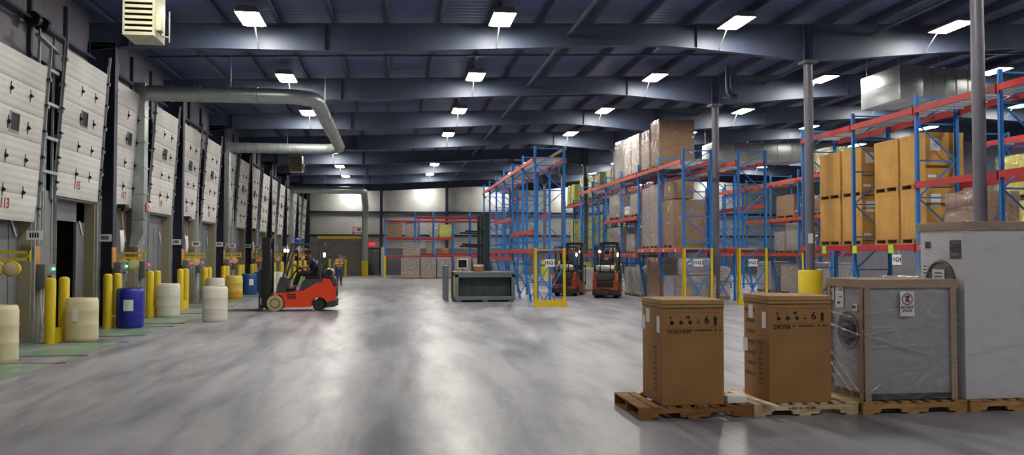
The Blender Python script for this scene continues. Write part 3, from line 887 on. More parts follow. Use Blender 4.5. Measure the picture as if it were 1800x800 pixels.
for r, y in enumerate(FR):
    for c, x in enumerate(LX):
        if r == 1 or (r == 6 and c == 0) or (r == 7 and c in (1, 2)) or (r >= 8 and c > 5): continue
        zf = next(z0 + (z1 - z0) * (x - x0) / (x1 - x0) for (x0, z0), (x1, z1) in zip(PROF, PROF[1:]) if x0 <= x <= x1)
        loc = (x, y - 1.3, min(zf + .47, roof_z(x) - .14))
        if r == 10: loc = (x, y + .85, zf + .42)
        elif r == 7 and c == 0: loc = (x, y - 1.3, min(zf + .62, roof_z(x) - .1))
        elif r == 5 or r == 6: loc = (x, y - 1.3, min(zf + .5, roof_z(x) - .12))
        lab = ('high-bay light on the %s roof beam in view, %s from the dock wall' % (ORD[r - 3], CN[c])) if r > 2 else ('high-bay light on the %s roof beam before the view, %s from the dock wall' % (ORD[r], CN[c]))
        if first is None:
            first = light_proto(lab, loc); index_children(); o = first
        else: o = dup(first, loc, None, lab)
        arm = MB().tube([(0, y - .11 - loc[1], zf + .01 - loc[2]), (0, (y - loc[1]) * .3, .12)], .018, 8)
        arm
        if r == 10:
            arm = MB().tube([(0, 0, .1), (0, 0, (roof_z(x) + .2 - loc[2]) / .85)], .018, 8); o.scale = (.85, .85, .85)
        arm.build('arm', M['galvd'], o)

# ------------------------------------------------------------------ pallet racking
def rack(lab, x0, x1, ys, levels, deck=(), guards=(), placard=None, top=5.38, far=False, bmat='rackorange', chips=()):
    """levels: (bay index list, beam-top height, sides)  ys: frame lines; placard: text on the end frame nearest the camera"""
    t = thing('pallet_rack', lab, 'rack', (x0, ys[0], 0), 0, 'blue and orange pallet racks')
    w = x1 - x0
    def post_mesh(slant, side):
        m = MB(); s = 1 if side == 0 else -1
        xa = .0 if side == 0 else w
        def seg(za, zb, xo0, xo1):
            for (dx0, dx1, dy0, dy1) in ((0, .075, -.04, -.028), (0, .012, -.04, .04), (0, .075, .028, .04)):
                a0, a1 = sorted((xa + s * dx0, xa + s * dx1)); o0, o1 = s * xo0, s * xo1
                m.add([(a0 + o0, dy0, za), (a1 + o0, dy0, za), (a1 + o0, dy1, za), (a0 + o0, dy1, za), (a0 + o1, dy0, zb), (a1 + o1, dy0, zb), (a1 + o1, dy1, zb), (a0 + o1, dy1, zb)],
                      [(0, 3, 2, 1), (4, 5, 6, 7), (0, 1, 5, 4), (1, 2, 6, 5), (2, 3, 7, 6), (3, 0, 4, 7)])
        if slant and side == 0:
            seg(0, 1.62, .3, 0); seg(1.62, top, 0, 0)
        else: seg(0, top, 0, 0)
        f = .3 if (slant and side == 0) else 0
        px0, px1 = (xa + s * f - .02 * s), (xa + s * (f + .11))
        m.box(min(px0, px1), max(px0, px1), -.07, .07, 0, .01)
        return m
    def lattice():
        m = MB(); a, b = .05, w - .05
        for z in (.72, 1.35, 2.2, 3.05, 3.9, 4.75, top - .06): m.bar((a, 0, z), (b, 0, z), .03, .035)
        m.bar((a, .012, 1.35), (b - .22, .012, .06), .03, .035).bar((b, -.012, 1.35), (a + .22, -.012, .06), .03, .035)
        zs = [1.35, 2.2, 3.05, 3.9, 4.75, top - .06]
        for k in range(5):
            p, q = ((a, 0, zs[k]), (b, 0, zs[k + 1])) if k % 2 == 0 else ((b, 0, zs[k]), (a, 0, zs[k + 1]))
            m.bar(p, q, .03, .03)
        return m
    cache = {}
    def put(key, fn, name, mt, loc, par):
        if key not in cache:
            o = fn().build(name, mt, par); cache[key] = o.data
        else:
            o = D.objects.new(name, cache[key]); COL.objects.link(o); o.parent = par
        o.location = loc
        return o
    for k, y in enumerate(ys):
        end = k in (0, len(ys) - 1)
        fr = put('lat', lattice, 'end_frame', M['rackblue'], (0, y - ys[0], 0), t)
        for side in (0, 1):
            put(('p', (not end), side), lambda: post_mesh(not end, side), 'post', M['rackblue'], (0, 0, 0), fr)
        if y in guards:
            sg = -1 if k == 0 else 1
            g = MB()
            for xa in (0, w):
                e = -.012 if xa == 0 else .012
                g.box(min(xa + e, xa + (.09 if xa == 0 else -.09)), max(xa + e, xa + (.09 if xa == 0 else -.09)), min(sg * .042, sg * .055), max(sg * .042, sg * .055), 0, 1.96)
                g.box(min(xa, xa + e), max(xa, xa + e), -.055, .055, 0, 1.96)
            g.box(-.03, w + .03, min(sg * .055, sg * .1), max(sg * .055, sg * .1), 0, .21).build('end_guard', M['yellow'], fr)
    blen = {}
    for (bays, z, sides) in levels:
        for b in bays:
            L = ys[b + 1] - ys[b] - .08
            for side in sides:
                xa = -.05 if side == 0 else w - .0
                def beam(L=L):
                    m = MB().prism([(0, 0), (.05, 0), (.05, -.115), (.0, -.115)], 0, L, 'y').box(.012, .038, 0, L, .0, .022)
                    for ya in (-.01, L - .03): m.box(-.004, .054, ya, ya + .04, -.16, .03)
                    return m
                put(('b', round(L, 2)), beam, 'beam', M[bmat], (xa, ys[b] - ys[0] + .04, z), t)
            if (b, z) in deck or 'all' in deck:
                def dk(L=L):
                    m = MB(); n = int(L / .085)
                    for q in range(n): m.box(0, w, .02 + q * .085, .034 + q * .085, .0, .008)
                    for q in range(5): m.box(.03 + q * (w - .08) / 4, .05 + q * (w - .08) / 4, 0, L, -.004, .004)
                    for q in range(4): m.box(0, w, .15 + q * (L - .3) / 3 - .04, .15 + q * (L - .3) / 3 + .04, -.05, -.004)
                    return m
                put(('d', round(L, 2)), dk, 'wire_deck', M['wire'], (0, ys[b] - ys[0] + .04, z + .026), t)
    if placard:
        p = MB().box(w / 2 - .17, w / 2 + .17, -.062, -.052, 1.33, 1.58).build('rack_sign', M['paper'], t)
        text(placard, .17, M['ink'], p, (w / 2, -.065, 1.455), (pi / 2, 0, 0), 'sign_lettering', .001, bold=.003)
    for (yy, z, mt, ww, hh) in chips:
        MB().box(-.062, -.052, yy - ww / 2, yy + ww / 2, z - hh, z).build('beam_label', M[mt], t)
    return t

RY = [28.0 + 2.68 * k for k in range(7)]
t = rack('empty blue rack standing alone, yellow guarded end with sign 1N21', 4.71, 5.78, RY,
     [(range(6), 5.0, (0, 1)), (range(6), 1.9, (0, 1)), ((0, 1), 2.56, (0,)), ((2, 3), 3.2, (0,)), ((2, 3, 4), 1.62, (0,)), ((3, 4), 4.4, (1,)), ((1, 3, 4, 5), 3.3, (1,))],
     deck=[(b, 5.0) for b in range(6)] + [(0, 1.9), (1, 1.9)], guards=(RY[0],), placard='1N21')
tag(MB().bar((5.78, 28.0, 5.34), (5.78, 30.6, 5.34), .09, .05).box(5.74, 5.82, 27.97, 28.03, 5.28, 5.42).build('yellow_stop_bar', M['yellow']), 'yellow stop bar lying along the top edge of the lone empty rack', 'bar')
RA = [27.85 + 2.66 * k for k in range(7)]
rack('blue rack loaded with wrapped pallets and a large carton on top, sign 1N22', 9.85, 10.92, RA,
     [(range(6), 5.0, (0, 1)), ((0, 1), 1.94, (0, 1)), ((2, 3, 4, 5), 1.74, (0, 1)), ((2, 3), 3.27, (0, 1))],
     deck=[(b, 5.0) for b in range(6)] + [(b, 1.94) for b in (0, 1)] + [(2, 3.27), (3, 3.27), (2, 1.74), (3, 1.74)], guards=(RA[0],), placard='1N22',
     chips=[(.6, 1.93, 'paper', .1, .09), (1.9, 1.93, 'paper', .1, .09), (3.2, 1.93, 'paper', .1, .09), (4.5, 1.93, 'paper', .1, .09), (5.8, 1.73, 'paper', .1, .09), (7.2, 1.73, 'paper', .1, .09)])
RB = [27.9 + 2.7 * k for k in range(12)]
rack('long blue rack with sign 1N23, yellow wrapped loads on its far half', 11.85, 12.92, RB,
     [(range(11), 5.0, (0, 1)), (range(11), 1.94, (0, 1)), ((0, 1, 2), 3.5, (1,))],
     deck=[(b, 5.0) for b in range(0, 11)] + [(b, 1.94) for b in (0, 1, 6, 7, 8)], guards=(RB[0], RB[-1]), placard='1N23')
R3 = [12.42, 15.12, 17.82, 20.52, 23.24]
rack('blue rack stacked with big brown cartons two high', 11.87, 12.94, R3,
     [(range(4), 5.1, (0, 1)), (range(4), 1.96, (0, 1)), ((0, 1), 3.38, (0, 1))],
     deck=[(b, 5.1) for b in range(4)] + [(b, 1.96) for b in range(4)] + [(0, 3.38)], guards=(R3[-1],), top=5.42, bmat='rackred',
     chips=[(18.75 - 12.42, 1.97, 'limesticker', .2, .2), (20.35 - 12.42, 1.97, 'limesticker', .2, .2), (21.9 - 12.42, 1.97, 'limesticker', .2, .2)])
t = thing('rack_sign', 'small white 1N24 sign hanging under the beam with lime stickers', 'sign', (11.8, 18.5, 1.62))
MB().box(-.004, .004, -.18, .18, -.12, .12).box(-.002, .002, -.1, -.09, .1, .24).box(-.002, .002, .09, .1, .1, .24).build('sign_plate', M['paper'], t)
text('1N24', .16, M['ink'], t, (-.0055, 0, 0), (pi / 2, 0, -pi / 2), 'sign_lettering', .001, bold=.003)
RC = [31.2 + 2.68 * k for k in range(6)]
rack('blue rack across the second aisle, behind the racks with yellow guards', 17.1, 18.15, RC,
     [(range(5), 5.0, (0, 1)), (range(5), 1.78, (0, 1)), ((0, 1, 2), 3.32, (0, 1))],
     deck=[(b, 5.0) for b in range(5)] + [(b, 3.32) for b in (0, 1, 2)], bmat='rackorange')
RD = [12.0 + 2.68 * k for k in range(5)]
rack('blue rack at the edge of the photo holding yellow wrapped loads', 17.1, 18.15, RD,
     [(range(4), 5.0, (0, 1)), (range(4), 1.96, (0, 1))], deck=[(b, 5.0) for b in range(4)], bmat='rackred')

# ------------------------------------------------------------------ loads on the racks
def pallet_mb(w, d, h=.13):
    m = MB()
    for y in (0, d / 2 - .02, d - .04): m.box(0, w, y, y + .04, .018, h - .018)
    n = max(5, int(w / .19))
    for q in range(n): m.box(q * (w - .09) / (n - 1), q * (w - .09) / (n - 1) + .09, 0, d, h - .018, h)
    for q in (0, n // 2, n - 1): m.box(q * (w - .09) / (n - 1), q * (w - .09) / (n - 1) + .09, 0, d, 0, .018)
    return m
def pallet_side_mb(w, d, h=.13):
    """pallet with its open fork side towards the aisle (stringers run along x)"""
    m = MB()
    for y in (0, d / 2 - .05, d - .1): m.box(0, w, y, y + .1, .018, h - .018)
    n = max(4, int(w / .19))
    for q in range(n): m.box(q * (w - .1) / (n - 1), q * (w - .1) / (n - 1) + .1, 0, d, h - .018, h)
    for q in (0, n - 1): m.box(q * (w - .1) / (n - 1), q * (w - .1) / (n - 1) + .1, 0, d, 0, .018)
    return m
def lumpy(x0, x1, y0, y1, z0, z1, amp=.03, n=6, seed=1, taper=.0, rnd=.06):
    """a box-like soft mass with uneven sides and rounded corners"""
    rr = random.Random(seed); bm = bmesh.new()
    bmesh.ops.create_cube(bm, size=1)
    bmesh.ops.subdivide_edges(bm, edges=bm.edges[:], cuts=n, use_grid_fill=True)
    cx, cy, cz = (x0 + x1) / 2, (y0 + y1) / 2, (z0 + z1) / 2
    for p in bm.verts:
        c = p.co.copy(); e = [abs(v) > .499 for v in c]
        k = 1
        if sum(e) >= 2: k = 1 - rnd * (.6 if sum(e) == 2 else 1)
        s = 1 - taper * (c.z + .5)
        dx, dy, dz = (rr.uniform(-amp, amp) for _ in range(3))
        if c.z < -.499: dz = 0
        if c.z < -.49: dx, dy = min(dx, 0) if c.x > 0 else max(dx, 0), min(dy, 0) if c.y > 0 else max(dy, 0)
        p.co = Vector((cx + c.x * (x1 - x0) * k * s + dx, cy + c.y * (y1 - y0) * k * s + dy, cz + c.z * (z1 - z0) * (1 if c.z < 0 else k) + (dz if c.z > -.499 else 0)))
    return MB().bm(bm)
SEED = [10]
def load(lab, x0, x1, y0, y1, z, h, kind='pile', film='wrapc', group='wrapped pallet loads', cat='pallet load', name='pallet_load', pal=True, tags=None):
    SEED[0] += 1
    t = thing(name, lab, cat, (x0, y0, z), 0, group)
    w, d = x1 - x0, y1 - y0; p = 0
    if pal:
        pallet_side_mb(w, d).build('pallet', M['woodmid'], t); p = .132
    if kind in ('pile', 'pilew'):
        rr = random.Random(SEED[0]); m = MB(); nz = max(2, int((h - p) / .28)); hz = (h - p - .01) / nz
        nx, ny = max(1, round(w / .42)), max(1, round(d / .42))
        for k in range(nz):
            for i in range(nx):
                for j in range(ny):
                    if 0 < i < nx - 1 and 0 < j < ny - 1 and k < nz - 1: continue
                    if k == nz - 1 and rr.random() < .06: continue
                    a, b = rr.uniform(.0, .012), rr.uniform(.0, .012)
                    m.box(.02 + i * (w - .04) / nx + a, .02 + (i + 1) * (w - .04) / nx - .004, .02 + j * (d - .04) / ny + b, .02 + (j + 1) * (d - .04) / ny - .004, p + k * hz, p + (k + 1) * hz - .004)
        m.build('carton_stack', M['card' if kind == 'pile' else 'cardg'], t)
    elif kind == 'carton':
        MB().cbox(.015, w - .015, .015, d - .015, p, h, .008).build('carton', M['card'], t)
        MB().box(.012, w - .012, d / 2 - .03, d / 2 + .03, h - .12, h + .002).build('tape', M['cardg'], t)
    elif kind == 'tan':
        MB().cbox(0.01, w - .01, .01, d - .01, p, h, .008).build('carton', M['cardt'], t)
        MB().box(.0, w, .0, d, h - .09, h + .004).build('carton_lid', M['cardt'], t)
        MB().box(.1, .3, .004, .009, h - .45, h - .2).box(w - .3, w - .14, .004, .009, p + .2, p + .26).build('shipping_label', M['paper'], t)
    elif kind in ('yel', 'whitebag', 'lavbag'):
        lumpy(.01, w - .01, .01, d - .01, p, h, .018, 5, SEED[0], .03, .05).build('bagged_load', M[kind], t, 60)
    elif kind == 'drums':
        m = MB(); r = w / 4 - .01
        for i in (0, 1):
            for j in (0, 1): m.lathe([(r * .95, p), (r, p + .06), (r * .97, p + .3), (r, p + .34), (r * .97, p + .6), (r, p + .64), (r * .98, h - .06), (r * .9, h - .01)], (w / 4 + i * w / 2, d / 4 + j * d / 2, 0), 'z', 20)
        m.build('drums', M['barrelw'], t)
    if film:
        lumpy(-.006, w + .006, -.006, d + .006, p * .6, h + .012, .014, 11, SEED[0] + 500, 0, .02).build('stretch_film', M[film], t, 4)
    for (yy, zz, mt, ww, hh) in (tags or ()):
        MB().box(-.03, -.024, yy, yy + ww, zz, zz + hh).build('lime_tag', M[mt], t)
    return t

A0 = 9.97; Z5 = 5.035
load('tall wrapped pallet on the rack top, first in the row of four', A0, A0 + 1.0, 36.0, 37.25, Z5, 1.74, 'pilew', 'wrapm')
load('tall wrapped pallet of slotted white cartons, second of four on the rack top', A0, A0 + 1.0, 34.6, 35.74, Z5, 1.7, 'pilew', 'wrapm')
load('tall bulging wrapped pallet on the rack top, third of four', A0, A0 + 1.0, 33.38, 34.5, Z5, 1.68, 'pilew', 'wrapm')
load('wrapped pallet with brown side on the rack top, directly behind the big carton', A0, A0 + 1.02, 32.0, 33.07, Z5, 1.62, 'pile', 'wrapm')
load('largest brown carton on the rack top, nearly touching the lights', A0, A0 + 1.4, 30.72, 31.75, Z5, 1.84, 'carton', 'wrapc')
Z2 = 1.975
load('tall wrapped stack of small cartons on the first level, far one of two', A0, A0 + .95, 32.05, 33.05, Z2, 2.4, 'pile', 'wrapm')
load('tall wrapped stack of small cartons on the first level, near one of two', A0, A0 + .95, 30.95, 31.98, Z2, 2.45, 'pile', 'wrapm')
load('big brown wrapped carton on the first level beside the rack end', A0, A0 + 1.26, 29.25, 30.4, Z2, 1.75, 'carton', 'wrapc', tags=[(.3, 1.35, 'limesticker', .12, .18)])
load('smaller brown wrapped carton lying on top of the big first-level carton', A0 + .05, A0 + .85, 29.35, 30.3, Z2 + 1.79, .6, 'carton', 'wrapc', pal=False, tags=[(.25, .3, 'limesticker', .12, .16)])
load('brown wrapped carton with white front on the second level above the forklift', A0, A0 + 1.0, 36.5, 38.2, 3.307, 1.1, 'carton', 'wrapm')
load('low wrapped white goods on the second level, middle of its bay', A0, A0 + 1.0, 34.95, 35.72, 3.307, .5, 'whitebag', None)
load('wrapped carton pile on the second level next to the tall stacks', A0, A0 + 1.0, 33.5, 34.7, 3.307, .95, 'pile', 'wrapm')
load('brown wrapped carton on the lower level just above the forklift roof', A0, A0 + 1.1, 36.2, 38.2, 1.78, 1.15, 'carton', 'wrapm')
load('small wrapped carton on an orange pallet beside the near forklift', A0, A0 + .9, 34.1, 35.3, 1.78, .8, 'carton', 'wrapm')
load('white wrapped drums on the floor under the loaded rack, near the forklift', A0, A0 + 1.0, 34.55, 35.65, 0, 1.2, 'drums', 'wrapm')
load('white wrapped drums on the floor under the loaded rack, second pallet', A0, A0 + 1.0, 33.3, 34.4, 0, 1.2, 'drums', 'wrapm')
load('brown carton tower on the floor under the loaded rack', A0, A0 + 1.0, 31.0, 32.4, 0, 1.62, 'pile', 'wrapc')
load('lavender wrapped bags on the floor under the loaded rack', A0, A0 + .7, 29.2, 30.4, 0, .95, 'lavbag', 'wrapc')
load('wide brown wrapped cartons on the floor behind the rack sign 1N22', A0 + .05, A0 + 1.12, 28.0, 29.1, 0, 1.0, 'pile', 'wrapm')
load('grey wrapped goods resting on the brown cartons behind the rack sign 1N22', A0 + .1, A0 + 1.0, 28.05, 29.0, 1.045, .55, 'lavbag', 'wrapm', pal=False)

B0 = 11.97
for k, (y0, y1, h) in enumerate(((44.3, 45.4, 1.5), (45.5, 46.7, 1.5), (48.0, 49.3, 1.55), (49.7, 50.9, 1.45), (52.35, 53.5, 1.6), (55.05, 56.1, 1.4), (56.3, 57.4, 1.4))):
    load('yellow load on top of the long rack, %s from its near end' % ORD[k], B0, B0 + 1.0, y0, y1, Z5, h, 'yel', 'wrapc', 'yellow loads on the long rack')
for k, (y0, y1, h) in enumerate(((45.4, 46.65, 2.1), (46.95, 48.05, 2.1), (48.2, 49.35, 2.1), (49.7, 50.9, 2.1), (52.4, 53.6, 2.0), (55.05, 56.3, 2.1))):
    load('tall yellow load on the first level, %s from the near end' % ORD[k], B0, B0 + 1.0, y0, y1, Z2, h, 'yel', 'wrapc', 'yellow loads on the long rack')
load('white bags on a small pallet on the floor by the yellow far rack guard', 8.9, 9.55, 38.6, 39.4, 0, 1.1, 'whitebag', 'wrapm')
for k, (y0, y1, h, kd) in enumerate(((28.8, 30.2, 1.1, 'lavbag'), (31.5, 32.9, 1.25, 'pile'), (34.0, 35.4, 1.1, 'whitebag'), (36.2, 37.5, 1.2, 'pile'), (39.9, 41.1, 1.2, 'pilew'))):
    if k == 0: continue
    load('%s wrapped load on the floor under the long rack behind the sign 1N23' % ORD[k - 1], B0 + .1, B0 + 1.1, y0, y1, 0, h, kd, 'wrapm')

# big brown cartons, two high, each on a pallet
C0 = 12.2
cy = [(21.7, 22.85), (20.62, 21.62), (19.0, 20.05), (17.92, 18.95)]
WHO = ['farthest column', 'second column from the far end', 'third column from the far end', 'fourth column from the far end']
for k, (y0, y1) in enumerate(cy):
    for lv in (0, 1):
        z = 2.0 + lv * 1.29
        p = pallet_side_mb(.98, y1 - y0, .12).build('wood_pallet', M['woodmid']); p.location = (C0 - .01, y0, z)
        tag(p, 'wooden pallet under the %s big brown carton, %s' % ('upper' if lv else 'lower', WHO[k]), 'pallet', 'pallets under the big brown cartons')
        t = thing('bulk_carton', '%s big brown carton on the camera-side rack, %s' % ('upper' if lv else 'lower', WHO[k]), 'carton', (C0, y0, z + .121), 0, 'big brown cartons on the rack')
        d = y1 - y0; h = 1.165
        m = MB().cbox(0, .96, .02, d - .02, 0, h, .008)
        for q in (.34, .66): m.box(-.003, 0, d * q - .004, d * q + .004, .02, h - .02)
        m.build('carton_body', M['cardt'], t)
        MB().box(-.004, .964, .016, d - .016, h - .1, h + .003).build('carton_lid', M['cardt'], t)
        MB().box(.12, .36, .012, .0165, h - .5 + .08 * (k % 2), h - .22 + .08 * (k % 2)).build('shipping_label', M['paper'], t)
        MB().box(.05, .25, .014, .0195, .12, .18).build('barcode_label', M['paper'], t)
load('brown wrapped load in the near rack beyond the big cartons', C0, C0 + 1.0, 16.2, 17.3, 2.0, 1.1, 'pile', 'wrapc')
load('grey wrapped cartons on the floor under the near rack', C0, C0 + 1.0, 20.8, 22.0, 0, 1.1, 'pilew', 'wrapm')
load('wrapped carton pile on the floor under the near rack by the lime stickers', C0, C0 + 1.0, 18.4, 19.9, 0, 1.2, 'pile', 'wrapm')

# across the second aisle
E0 = 17.22
load('yellow wrapped load on top of the rack across the second aisle, near one', E0, E0 + 1.0, 31.4, 32.55, Z5, 1.0, 'yel', 'wrapm', 'yellow loads across the second aisle')
load('yellow wrapped load on top of the rack across the second aisle, far one', E0, E0 + 1.0, 32.65, 33.75, Z5, .95, 'yel', 'wrapm', 'yellow loads across the second aisle')
load('white and brown wrapped stack beside the grey column with a notice', E0, E0 + 1.0, 34.0, 35.3, 1.81, 1.3, 'pilew', 'wrapm')
load('small wrapped stack farther along from the white and brown wrapped stack', E0, E0 + 1.0, 35.4, 36.45, 1.81, .95, 'pilew', 'wrapm')
load('brown cartons on the second level across the second aisle, near', E0, E0 + 1.0, 31.5, 33.4, 3.36, .8, 'pile', 'wrapc')
load('brown cartons on the second level across the second aisle, far', E0, E0 + 1.0, 34.5, 36.2, 3.36, 1.0, 'pile', 'wrapc')
for k, (y0, y1, h, kd) in enumerate(((31.6, 33.2, 1.4, 'pilew'), (34.1, 35.8, 1.3, 'pile'), (36.8, 38.3, 1.4, 'pilew'))):
    load('%s wrapped floor load under the rack across the second aisle' % ORD[k], E0, E0 + 1.0, y0, y1, 0, h, kd, 'wrapm')
for k, (y0, y1) in enumerate(((20.85, 22.1), (18.7, 19.95), (17.5, 18.65))):
    load('lower yellow load at the edge of the photo, %s from its far end' % ORD[k], E0, E0 + 1.0, y0, y1, 2.0, 1.25, 'yel', 'wrapc', 'yellow loads at the edge of the photo')
    load('upper yellow load at the edge of the photo, %s from its far end' % ORD[k], E0, E0 + 1.0, y0, y1, 3.29, 1.25, 'yel', 'wrapc', 'yellow loads at the edge of the photo')
load('dark brown wrapped cartons between the big brown cartons and the yellow loads', E0, E0 + 1.0, 23.4, 24.6, 0, 3.9, 'pile', 'wrapm')

# ------------------------------------------------------------------ far end of the hall
def back_rack(lab, xs, y, levels, guard=None, top=4.8, d=.9):
    t = thing('pallet_rack', lab, 'rack', (xs[0], y, 0), 0, 'racks along the far wall')
    for k, x in enumerate(xs):
        m = MB()
        for yy in (0, d): m.box(x - xs[0] - .05, x - xs[0] + .05, yy, yy + .07, 0, top)
        p = m.build('post', M['rackblue'], t)
        m = MB()
        for q in range(5): m.bar((x - xs[0], .05, .3 + q * .95), (x - xs[0], d, .75 + q * .95 if q < 4 else top - .1), .03)
        m.build('brace', M['rackblue'], p)
    for (a, b, z) in levels:
        for k in range(a, b):
            MB().box(xs[k] - xs[0] + .05, xs[k + 1] - xs[0] - .05, -.05, -.0, z - .13, z).box(xs[k] - xs[0] + .05, xs[k + 1] - xs[0] - .05, d, d + .05, z - .13, z).build('beam', M['rackred'], t)
            MB().box(xs[k] - xs[0] + .05, xs[k + 1] - xs[0] - .05, 0, d, z + .003, z + .012).build('wire_deck', M['wire'], t)
    if guard is not None:
        MB().box(xs[guard] - xs[0] - .08, xs[guard] - xs[0] + .08, -.09, -.07, 0, 1.6).box(xs[guard] - xs[0] - .08, xs[guard] - xs[0] - .06, -.07, .07, 0, 1.6).build('post_guard', M['yellow'], t)
    return t
BX = [-.58, 2.05, 4.7, 7.3, 9.9]
back_rack('red and blue rack against the far wall beside the exit door', BX, 66, [(0, 4, 4.38), (0, 2, 3.0), (0, 4, 1.62)], 0, 4.6)
back_rack('taller blue rack in front of the far wall rack', [1.63, 2.98, 5.68, 8.3], 62.0, [(0, 3, 4.5), (0, 3, 1.8)], None, 4.85)
load('brown wrapped cartons on the far wall rack beside the exit door', -.45, .75, 66.1, 66.9, 3.02, 1.15, 'carton', 'wrapc', pal=True)
load('red and white striped wrapped cartons on the far wall rack', .95, 1.95, 66.1, 66.85, 3.02, 1.2, 'pile', 'wrapm')
load('small wrapped bundle on the far wall rack beside the yellow load', 2.9, 3.5, 66.1, 66.9, 3.02, .75, 'pilew', 'wrapm')
load('yellow load on the far wall rack', 3.6, 4.6, 66.1, 66.9, 3.02, 1.05, 'yel', 'wrapc')
load('brown wrapped cartons on the lower far rack level behind the pallets', 2.6, 3.3, 66.1, 66.9, 1.64, 1.1, 'pile', 'wrapm')
load('small brown box on the lower far rack level', 3.8, 4.35, 66.1, 66.8, 1.64, .6, 'carton', None, pal=False)
fx = [(.62, 1.92, 1.52, 'pile', 'first by the exit door'), (1.98, 3.1, 1.5, 'pile', 'second from the exit door'), (3.16, 4.2, 1.5, 'pilew', 'third from the exit door'), (4.4, 5.6, 1.55, 'pile', 'behind the grey steel bin'), (5.75, 6.9, 1.45, 'pile', 'behind the green posts'), (7.1, 8.2, 1.5, 'pile', 'behind the empty rack'), (8.4, 9.4, 1.5, 'pilew', 'last in the row')]
for (xa, xb, h, kd, w) in fx:
    load('wrapped carton pallet on the floor before the far racks, %s' % w, xa, xb, 60.7, 61.8, 0, h, kd, 'wrapm')
load('white-topped wrapped pallet stacked on another far floor pallet', .75, 1.95, 60.75, 61.75, 1.556, .97, 'pile', 'wrapm')

# block-walled corner room with a yellow edge and red rail
t = thing('block_room', 'low grey concrete block room in the far corner with yellow top edge', 'room', (0, 0, 0))
MB().box(-6.0, -2.35, 69.9, 70.1, 0, 3.02).box(-2.55, -2.35, 70.1, 71.5, 0, 3.02).build('block_wall', M['block'], t)
MB().box(-6.0, -2.35, 69.9, 71.5, 3.02, 3.06).build('roof_slab', M['lowergrey'], t)
MB().box(-6.0, -2.55, 69.86, 69.9, 3.0, 3.22).build('yellow_edge', M['yellow'], t)
t = thing('safety_rail', 'red guard rail on the corner of the block room roof', 'rail', (-3.2, 69.95, 3.06))
m = MB()
for (a, b) in (((0, .1, 0), (0, .1, .9)), ((.75, .1, 0), (.75, .1, 1.6)), ((0, .1, .85), (.75, .1, .85)), ((0, .1, .45), (.75, .1, .45))): m.tube([a, b], .03, 8)
m.build('rail_tubes', M['pinkred'], t)
MB().cbox(-.05, .12, .03, .17, .25, .5, .02).cbox(.35, .6, .02, .16, .6, .8, .02).build('red_flags', M['pinkred'], t)
for k, x in enumerate((-5.02, -3.78)):
    tag(MB().lathe([(.11, 0), (.11, 1.32), (.08, 1.36), (.001, 1.37)], (x, 69.5, 0), n=20).build('bollard', M['yellow']), ('yellow bollard before the block wall, beside the forklift tank' if k == 0 else 'yellow bollard before the block wall, on the duct side of the walking man'), 'bollard')
# exit door
d = MB().cbox(-2.1, -1.1, 71.74, 71.8, 0, 2.2, .006).build('door_20', M['dockgrey']); struct(d)
MB().lathe([(.03, -.06), (.03, 0)], (-1.95, 71.74, 1.0), 'y', 10).build('door_knob', M['galv'], d)
MB().box(-1.5, -1.25, 71.73, 71.738, 2.0, 2.06).build('door_sign', M['paper'], d)
MB().box(-2.2, -2.1, 71.72, 71.84, 0, 2.3).box(-1.1, -1.0, 71.72, 71.84, 0, 2.3).box(-2.1, -1.1, 71.72, 71.84, 2.2, 2.3).build('door_frame', M['navy'], d)
t = thing('exit_sign', 'lit red exit sign above the dark door on the far wall', 'sign', (-1.72, 71.6, 2.58))
MB().cbox(-.27, .27, 0, .09, -.17, .17, .02).build('sign_box', M['exitr'], t)
text('EXIT', .22, M['white'], t, (0, -.004, 0), (pi / 2, 0, 0), 'exit_lettering', .002, bold=.006)
tag(MB().box(-.95, -.68, 71.3, 71.8, 0, 2.35).build('white_pilaster', M['white']), 'pale grey upright panel beside the dark exit door', 'panel')
t = thing('fire_extinguisher', 'red fire extinguisher on the far wall by the white panel', 'extinguisher', (-.63, 71.2, .75))
MB().lathe([(.06, 0), (.08, .02), (.08, .42), (.05, .5), (.02, .53)], (0, 0, 0), 'z', 14).build('cylinder', M['redp'], t)
MB().cbox(-.02, .02, -.06, .04, .52, .58, .005).tube([(0, -.03, .55), (.08, -.04, .5), (.1, -.03, .2)], .012, 6).build('valve_hose', M['black'], t)
MB().box(-.1, .1, .08, .1, -.1, .6).build('wall_plate', M['redp'], t)

# ------------------------------------------------------------------ grey steel bin, desk things on it, dark green posts
t = thing('steel_bin', 'grey open-fronted steel bin standing in mid floor with a computer on it', 'bin', (2.26, 30.95, 0))
W, Dp, Hh = 2.24, 1.9, 1.1
m = MB()
m.cbox(0, W, 0, Dp, .06, .12, .01).cbox(0, W, -.03, Dp, Hh - .1, Hh, .02)
m.cbox(0, .14, -.02, .1, .06, Hh, .012).cbox(W - .14, W, -.02, .1, .06, Hh, .012).cbox(0, W, -.025, .08, .06, .2, .012).cbox(0, W, -.02, .08, Hh - .2, Hh - .08, .012)
m.box(0, .03, .1, Dp, .1, Hh - .05).box(W - .03, W, .1, Dp, .1, Hh - .05).box(0, W, Dp - .03, Dp, .1, Hh - .05)
for x in (.05, W / 2 - .1, W - .25): m.box(x, x + .2, .0, .16, 0, .07).box(x, x + .2, Dp - .2, Dp, 0, .07)
m.build('bin_frame', M['steelgrey'], t)
m = MB().box(.12, W - .12, .5, .53, .15, Hh - .15)
for q in range(5): m.box(.2 + q * .45, .24 + q * .45, .47, .5, .15, Hh - .15)
m.build('inner_panel', M['insidegreen'], t)
MB().box(-.012, 0, .08, .7, .25, .95).build('side_plate', M['galvd'], t)
